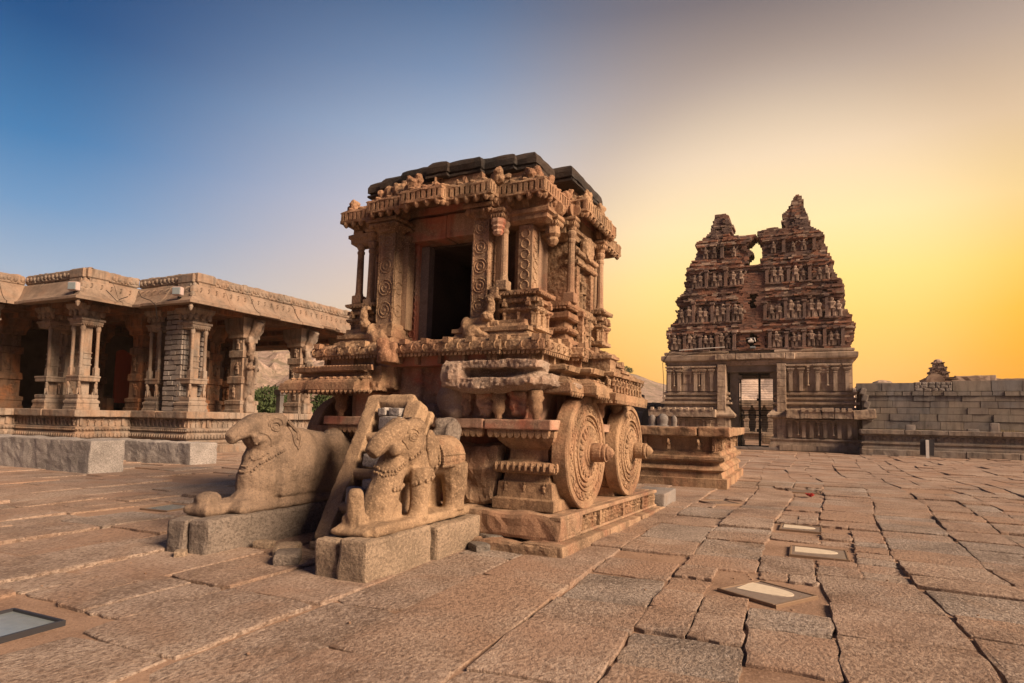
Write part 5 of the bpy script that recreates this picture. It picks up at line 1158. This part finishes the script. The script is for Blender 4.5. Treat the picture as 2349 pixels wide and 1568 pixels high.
m = MB(); ridge(ell((.86, 1.0), .065, .055, x=.4), .013, m, True); ridge(ell((.86, .995), .036, .028, 10, x=.4), .010, m, True); ridge(ell((.87, 1.0), .10, .10, x=.4)[1:9], .011, m); ridge([(.4, .66, .93), (.4, .74, .90), (.4, .80, .84), (.4, .82, .76)], .012, m); part('eye', m, S_EL2, ET2)

# ------------------------------------------------------------------ stone ladder
LT = thing('stone_ladder', 'broad stone ladder leaning up to the chariot between the elephants', 'ladder', (-4.46, 5.62, .18))
lean = math.atan2(.85, 1.55)
LM = Matrix.Rotation(-lean, 4, 'X')
def lrock(name, x0, x1, y0, y1, z0, z1, v=.02, r=.014):
    m = MB(); m.box(x0, x1, y0, y1, z0, z1, bev=.05)
    o = part(name, remeshed(name, m, S_EL, v, 6, r, 6), S_EL, LT); o.matrix_local = LM; return o
lrock('rail', -.54, -.34, -.10, .12, -.15, 1.80); lrock('rail', .08, .28, -.10, .12, -.05, 1.72)
for z0, z1 in ((.22, .34), (.66, .78), (1.14, 1.26), (1.60, 1.80)): lrock('rung', -.42, .16, -.10, .06, z0, z1)
lrock('backing_slab', -.5, .3, .16, .24, -.1, 1.7)
m = MB(); m.box(.40, .64, .16, .42, 1.15, 1.62, bev=.06); o = part('side_stone', remeshed('side_stone', m, S_BLKD, .025, 2, .05, 5), S_BLKD, LT); o.matrix_local = LM  # darker stone colour stands in for the chariot's shadow here
k = 0
for lb, x, t, sx, sy, sz in (('pale squared stone wedged in the top gap of the ladder', -.06, 1.38, .30, .18, .17), ('small stone upper left in the top gap of the ladder', -.22, 1.54, .12, .16, .10), ('small stone upper right in the top gap of the ladder', -.03, 1.54, .18, .16, .10), ('grey stone wedged in the middle gap of the ladder', -.10, .88, .26, .18, .15), ('small flat chip above the grey stone in the middle gap', -.18, 1.02, .14, .14, .09), ('large grey stone low in the bottom gap of the ladder', -.18, .43, .22, .18, .20), ('small angular stone perched in the bottom gap of the ladder', -.03, .58, .18, .16, .12)):
    o = put(rock_mesh('wedged_stone', 30 + k, S_CURB, sx, sy, sz, .1), 'wedged_stone', None, 0, 0, 0); k += 1
    o.matrix_world = LT.matrix_basis @ LM @ Mt(x, -.06, t, U(-.2, .2), 1, lean, U(-.1, .1)); tag(o, lb, 'stone', 'stones wedged in the ladder')
rx = [(-4.95, 5.55, .14, 'rubble stone below the dark slab between the elephants, leftmost'), (-5.25, 5.9, .12, 'small rubble stone beside the left elephant beam'), (-5.55, 5.3, .13, 'flat rubble stone lying against the left elephant beam'), (-3.3, 6.75, .26, 'rounded boulder under the corner of the chariot step'), (-5.05, 5.15, .20, 'dark flat stone half sunk in the dirt between the elephants'), (-4.75, 4.85, .22, 'broken flat stone in the dirt near the right elephant block'), (-5.95, 4.55, .10, 'small cobble in front of the gap under the left elephant'), (-3.35, 6.35, .16, 'small stone beside the rear block of the right elephant')]
for i, (x, y, s, lb) in enumerate(rx):
    o = put(rock_mesh('rubble_stone', 60 + i, S_BLKD if i % 2 else S_BLK, s * 1.7, s * 1.2, s * .7), 'rubble_stone', None, x, y, s * .2, 1, U(0, 3)); tag(o, lb, 'stone', 'loose rubble near the elephants')

# ================================================================== PAVING
def visible(p, mg=.12):
    d = Vector(p) - Vector((0, 0, CH)); zc = d.dot(CF)
    if zc < .5: return None
    x = .5 + FOC * d.dot(CR) / zc / 2349; y = (784 + 81 - FOC * d.dot(CU) / zc) / 1568
    return zc if -mg < x < 1 + mg and y < 1 + mg * 2 and y > -.1 else None
def warp(x, y):
    k = max(0, min(1, (x + 2.6) / 2.5))
    a = .08 + .20 * k
    n_ = noise.noise_vector((x * .16, y * .13, 4.2)) * a * 1.6 + noise.noise_vector((x * .6, y * .5, 1.7)) * (.06 + .10 * k)
    return x + n_.x, y + n_.y * .8
PANES = [('c', -.30, 6.10, .60, 1.0), ('d', .16, 8.28, .62, 0.0), ('e', -.03, 10.08, .56, -.02), ('f', .0, 15.6, .6, .1), ('g', -1.43, 12.47, .56, .7), ('a', -5.06, 2.44, .62, .02), ('b', -9.1, 6.72, .58, .08)]
def blocked(x, y):
    if -6.6 < x < -2.6 and 6.7 < y < 10.6: return True
    if x < -20.9 and y > 14 or x < -24.2 and y > 12: return True
    if -6.7 < x < -1.8 and 15.3 < y < 19: return True
    return y > 37.1
def pdist(q, px, py):
    inside = True; best = 9
    for i in range(4):
        (ax_, ay_), (bx_, by_) = q[i], q[(i + 1) % 4]; ex, ey = bx_ - ax_, by_ - ay_
        if ex * (py - ay_) - ey * (px - ax_) < 0: inside = False
        t = max(0, min(1, ((px - ax_) * ex + (py - ay_) * ey) / (ex * ex + ey * ey))); best = min(best, math.hypot(ax_ + ex * t - px, ay_ + ey * t - py))
    return 0 if inside else best
slabs = []
rs = random.Random(11)
x = -31.0; strip = 0
while x < 16:
    w_ = rs.uniform(.6, 1.1) if x < -2 else rs.uniform(.46, .86); y = 1.2 + rs.uniform(-.8, 0); strip += 1
    while y < 37.5:
        ln = rs.uniform(.7, 2.1) if x < -2 else rs.uniform(.45, 1.25)
        cx, cy = x + w_ / 2, y + ln / 2
        if not blocked(cx, cy):
            q = [(x, y), (x + w_, y), (x + w_, y + ln), (x, y + ln)]
            g = rs.uniform(.003, .011); jit = .03 if x < -2.6 else .036
            q = [(a + (g if a < cx else -g), b + (g if b < cy else -g)) for a, b in q]
            q = [warp(a, b) for a, b in q]; q = [(a + rs.uniform(-jit, jit) * .5, b + rs.uniform(-jit, jit)) for a, b in q]
            wx, wy = sum(a for a, b in q) / 4, sum(b for a, b in q) / 4
            hit = any(pdist(q, p[1], p[2]) < .36 for p in PANES); qs = [q]
            if hit:
                bl_ = lambda u, v: tuple(q[0][k] * (1 - u) * (1 - v) + q[1][k] * u * (1 - v) + q[2][k] * u * v + q[3][k] * (1 - u) * v for k in (0, 1))
                qs = []
                for i in range(2):
                    for j in range(2):
                        e_ = .015; c4 = [bl_((i + e_) / 2, (j + e_) / 2), bl_((i + 1 - e_) / 2, (j + e_) / 2), bl_((i + 1 - e_) / 2, (j + 1 - e_) / 2), bl_((i + e_) / 2, (j + 1 - e_) / 2)]
                        if all(pdist(c4, p[1], p[2]) > .33 for p in PANES): qs.append(c4)
            if rs.random() > .022:
                for q in qs:
                    p_ = (sum(a for a, b in q) / 4, sum(b for a, b in q) / 4, 0); d = visible(p_, .4)
                    if d: slabs.append((d if visible(p_, .06) else d + 100, q, cx))
        y += ln
    x += w_
slabs.sort(key=lambda s: s[0] - 2 * math.sqrt(abs((s[1][1][0] - s[1][0][0]) * (s[1][2][1] - s[1][1][1]))))
def slab_geo(m, q, near, d):
    n_ = 5 if near else 1
    pts = []
    for i in range(4):
        a, b = Vector(q[i]), Vector(q[(i + 1) % 4])
        for k in range(n_):
            p = a.lerp(b, k / n_)
            if near: e = rs.uniform(-.016, .016) if k else rs.uniform(-.01, .01); p = p + Vector((e, rs.uniform(-.018, .018)))
            pts.append(p)
    if near:      # knock the corners off
        for i in range(4):
            c_ = sum((Vector(v) for v in q), Vector((0, 0))) / 4; r = rs.uniform(.01, .05); k = i * n_; pts[k] = pts[k].lerp(c_, r)
    c_ = sum((Vector(v) for v in q), Vector((0, 0))) / 4
    sink = rs.random(); z0 = (rs.uniform(-.010, .014) if sink > .2 else rs.uniform(-.022, -.012)) + (rs.uniform(.0, .03) if d > 9 and rs.random() < .3 else 0)
    tx, ty = rs.uniform(-.014, .014), rs.uniform(-.016, .016)
    H = lambda p, dz: z0 + tx * (p.x - c_.x) + ty * (p.y - c_.y) + dz
    R = [[(p.x, p.y, -.10) for p in pts], [(p.x, p.y, H(p, -.007)) for p in pts]]
    r2 = [p.lerp(c_, .012) for p in pts]; R.append([(p.x, p.y, H(p, -.001)) for p in r2])
    if near: r3 = [p.lerp(c_, .08) for p in pts]; R.append([(p.x, p.y, H(p, rs.uniform(-.001, .004))) for p in r3])
    m.rings(R)
NP = 290
rest = MB()
for i, (d, q, cx) in enumerate(slabs):
    if i < NP:
        m = MB(); slab_geo(m, q, d < 15, d); part('paving_slab', m, rs.choice((S_PAVE, S_PAVE, S_PAVE2, S_PAVE3, S_PAVE4)), ground)
    else: slab_geo(rest, q, False, d)
o = part('paving_slabs_far', rest, S_PAVE2, ground, stuff=True); o.name = 'paving_slab_field'

# ------------------------------------------------------------------ glass floor panels
lbs = {'c': 'largest and nearest glass floor panel right of the chariot, set as a diamond', 'd': 'second glass floor panel from the front on the right, behind the diamond one', 'e': 'third glass floor panel from the front on the right', 'f': 'farthest small glass floor panel near the red petals', 'g': 'glass floor panel beside the rear of the chariot plinth', 'a': 'blue glass floor panel at the left picture edge', 'b': 'pale glass floor panel in the paving left of the left elephant'}
for nm, x, y, s, rz in PANES:
    t = thing('floor_panel', lbs[nm], 'glass panel', (x, y, -.004), rz, 'glass panels set in the paving')
    h = s / 2; m = MB()
    for q in range(4): m.box(-h, h - .024, -h, -h + .024, -.05, .008 if nm != 'a' else .02, Matrix.Rotation(q * PI / 2, 4, 'Z'), bev=.004)
    part('frame', m, M_FRAME if nm != 'a' else M_BLACK, t, stuff=True)
    part('pane', MB().box(-h + .022, h - .022, -h + .022, h - .022, -.03, .0), M_PANE_BLUE if nm in 'ab' else M_PANE, t)
    if nm in 'cde':
        k = []
        for i in range(15):
            a = i / 14 * PI; k.append((-h * .82 + h * 1.5 * math.sin(a) ** .8 * (1 if i not in (0, 14) else 0), h * .78 - h * 1.05 * (1 - math.cos(a)) / 2))
        M = Mt(0, 0, 0, {'c': -1.35, 'd': 0, 'e': 0}[nm])
        m = MB(); m.rings([[(u, v, .0) for u, v in k], [(u, v, .004) for u, v in k]], M=M); part('reflection_patch', m, M_PANE_PALE, t)  # pale shape painting a reflected cone of light on the pane
m = MB()
for i in range(7): a = i * .9; m.ball((0, 0, 0), (.05, .03, .016), 7, 4, Mt(.035 * math.cos(a), .035 * math.sin(a), .02 + .004 * i, a, 1, 0, -.5))
o = part('flower_petals', m, M_RED); o.location = (.13, 14.4, .01); o.scale = (1.2,) * 3; tag(o, 'small heap of red petals lying on the paving near a far glass panel', 'flower')
mk = MB()
for i in range(1100):
    x, y = rs.uniform(-9, 5), rs.uniform(2.6, 13); r = rs.uniform(.004, .014)
    mk.ball((x, y, rs.uniform(-.03, .0) + (0)), (r * 1.4, r, r * .7), 5, 3)
o = part('pebbles', mk, S_DIRT); o['kind'] = 'stuff'; tag(o, 'tiny pebbles and grit scattered over the paving joints', 'grit')

# ================================================================== FAR HILLS AND GREENERY
def hill(name, az0, az1, r0, r1, hf, n1=70, n2=26, seed=0, amp=3):
    m = MB(); vs = []
    for j in range(n2):
        t = j / (n2 - 1); r = r0 + (r1 - r0) * t
        for i in range(n1):
            a = R_(az0 + (az1 - az0) * i / (n1 - 1)); x, y = -r * math.sin(a), r * math.cos(a)
            e = min(1, min(i, n1 - 1 - i) / (n1 * .12))
            h = hf(az0 + (az1 - az0) * i / (n1 - 1)) * (t ** .8) * e
            nz_ = noise.noise((x * .035 + seed, y * .035, 0)) * amp + abs(noise.noise((x * .11, y * .11 + seed, 3))) * amp * .8
            vs.append((x, y, max(-.3, h + nz_ * t * e)))
    m.add(vs, [[j * n1 + i, j * n1 + i + 1, (j + 1) * n1 + i + 1, (j + 1) * n1 + i] for j in range(n2 - 1) for i in range(n1 - 1)])
    return struct(name, m, S_HILL)
hill('hill', 28, 66, 110, 260, lambda a: 33 - abs(a - 47) * .5, seed=2)
hill('hill', -30, 28, 190, 460, lambda a: 22 + (9 if a > 8 else 0) + 5 * math.sin(a * .5) - max(0, -a - 0) * .9, seed=5, amp=5)
S_HILL2 = stone('pale hill rock', (.60, .45, .36), dark=(.40, .29, .23), light=(.74, .60, .50), bump=.3, grain=.02)
ho_ = hill('hill', -5, 12, 120, 210, lambda a: 19, seed=9, amp=4); ho_.data.materials[0] = S_HILL2
def boulders(n_, az0, az1, r0, r1, z0, z1, s0, s1, lb, seed):
    r = random.Random(seed); m = MB()
    for i in range(n_):
        a = R_(r.uniform(az0, az1)); d = r.uniform(r0, r1); s = r.uniform(s0, s1); t = (d - r0) / (r1 - r0)
        c_ = (-d * math.sin(a), d * math.cos(a), z0 + (z1 - z0) * t + r.uniform(-2, 2)); o = len(m.v)
        m.ball(c_, (s * r.uniform(.8, 1.7), s, s * r.uniform(.6, 1)), 9, 6)
        for k in range(o, len(m.v)): m.v[k] = tuple(Vector(m.v[k]) + noise.noise_vector(Vector(m.v[k]) * .6 / s * 2) * s * .3)
    o = part('boulders', m, S_HILL); o['kind'] = 'stuff'; return tag(o, lb, 'boulders')
boulders(90, 36, 58, 120, 240, 3, 26, 2.5, 8, 'heaped boulders on the slope seen through the pavilion', 3)
boulders(120, -8, 24, 220, 430, 3, 24, 1.5, 4.5, 'boulders scattered over the hazy hill behind the gate tower', 4)
def foliage(name, centers, size, n_, lb, cat='bush', trunk=0, group=None):
    m = MB(); r = random.Random(len(lb) + n_)
    for cx, cy, cz, rr in centers:
        for i in range(n_):
            v = Vector((r.gauss(0, 1), r.gauss(0, 1), r.gauss(0, 1))).normalized() * rr * r.uniform(.55, 1.05); v.z *= .8
            c_ = Vector((cx, cy, cz)) + v; q = Euler((r.uniform(0, 6), r.uniform(0, 6), r.uniform(0, 6))).to_matrix(); s = size * r.uniform(.6, 1.3)
            m.add([tuple(c_ + q @ Vector(p)) for p in ((-s, 0, 0), (0, -s * .5, 0), (s, 0, 0), (0, s * .5, 0))], [[0, 1, 2, 3]])
    t = thing(name, lb, cat, (centers[0][0], centers[0][1], 0), 0, group); m.v = [(x - centers[0][0], y - centers[0][1], z) for x, y, z in m.v]
    part('foliage', m, M_LEAF, t)
    zb = min(c_[2] for c_ in centers); zt = zb - trunk if trunk else -.2
    part('stem', MB().tube([(0, 0, zt), (.05, .03, (zt + centers[0][2]) / 2), (0, .05, centers[0][2])], [.12 + trunk * .03, .09 + trunk * .02, .05], 7), M_BARK, t)
def pol(az, r, z=0): a = R_(az); return (-r * math.sin(a), r * math.cos(a), z)
for lb, az, r, s in (('dense green bush at the left of the gap in the pavilion', 48.4, 52, 1.9), ('tall green bush in the middle of the gap in the pavilion', 46.6, 50, 2.0), ('green bush behind the right pillars of the pavilion', 44.6, 54, 2.1), ('low green bush seen just beside the chariot', 42.0, 50, 1.8)):
    x, y, _ = pol(az, r); foliage('bush', [(x, y, s * .75, s), (x + s * .9, y + .5, s * .55, s * .8), (x - s * .8, y, s * .5, s * .8), (x + .3, y, s * 1.35, s * .6)], .14, 850, lb, 'bush', 0, 'bushes beyond the pavilion')
for lb, az, r, h, s in (('small round tree alone on the hill crest left of the gate tower', 16.9, 330, 26, 2.2), ('second small tree on the hazy hill crest', 16.1, 330, 26, 1.9), ('spreading tree on the hazy hill nearest the gate tower', 14.7, 330, 28.5, 2.4), ('low tree on the hill crest close to the chariot', 18.1, 330, 24.5, 2.0)):
    x, y, _ = pol(az, r); foliage('tree', [(x, y, h, s), (x + s, y, h - .4, s * .7), (x - s * .9, y, h - .6, s * .7)], .5, 160, lb, 'tree', 4, 'trees on the hazy hill')
# hall seen through the gateway
FH = thing('far_hall', 'low pillared hall beyond the barred gateway', 'hall', (-4.2, 62, 0))
m = MB(); m.box(-4, 6, 0, 5, -.1, .55, bev=.05); m.box(-4.2, 6, -.3, 5, .55, .75, bev=.05); part('platform', m, S_GOP, FH, stuff=True)
part('roof', MB().box(-4, 6, -.4, 5, 3.2, 3.7, bev=.05), S_GOP, FH); part('back_wall', MB().box(-4, 6, 3, 3.3, .7, 3.2), S_GREY, FH)
cmm = MB(); cmm.sweep(rect(-.2, .2, -.2, .2), [(.08, 0), (.08, .3), (0, .34), (0, 1.0), (.05, 1.04), (.05, 1.2), (-.03, 1.24), (-.03, 2.0), (.05, 2.04), (.22, 2.3), (.22, 2.48)]); CMM = cmm.mesh('pillar', S_GOP)
for k in range(7): put(CMM, 'pillar', FH, -2.6 + k * 1.05, 0, .74)
gs_ = put(rock_mesh('round_stone', 77, S_GOP, .9, .6, .8), 'round_stone', None, -2.4, 52, .35); tag(gs_, 'round holed stone lying just beyond the barred gateway', 'stone')
lp = thing('stone_post', 'short pale stone pillar standing beyond the pavilion gap', 'post', (-29.2, 28.6, 0))
for n_, zz, hh, ww in (('shaft', 0, 2.7, .16), ('head', 2.7, .35, .25)): part(n_, MB().box(-ww, ww, -ww, ww, zz, zz + hh, bev=.03), S_CURB, lp)
# ------------------------------------------------------------------ evening haze
hz_ = MB(); hz_.box(-430, 430, -140, 530, -1.4, 42)
hm = bpy.data.materials.new('haze'); hm.use_nodes = True; hn = hm.node_tree.nodes; hn.clear()
ho = hn.new('ShaderNodeOutputMaterial'); hv = hn.new('ShaderNodeVolumePrincipled')
hv.inputs['Density'].default_value = .00032; hv.inputs['Color'].default_value = (1, .86, .70, 1); hv.inputs['Anisotropy'].default_value = .2
hm.node_tree.links.new(hv.outputs[0], ho.inputs['Volume'])
o = part('haze', hz_, hm); o['kind'] = 'stuff'
bpy.context.view_layer.update()
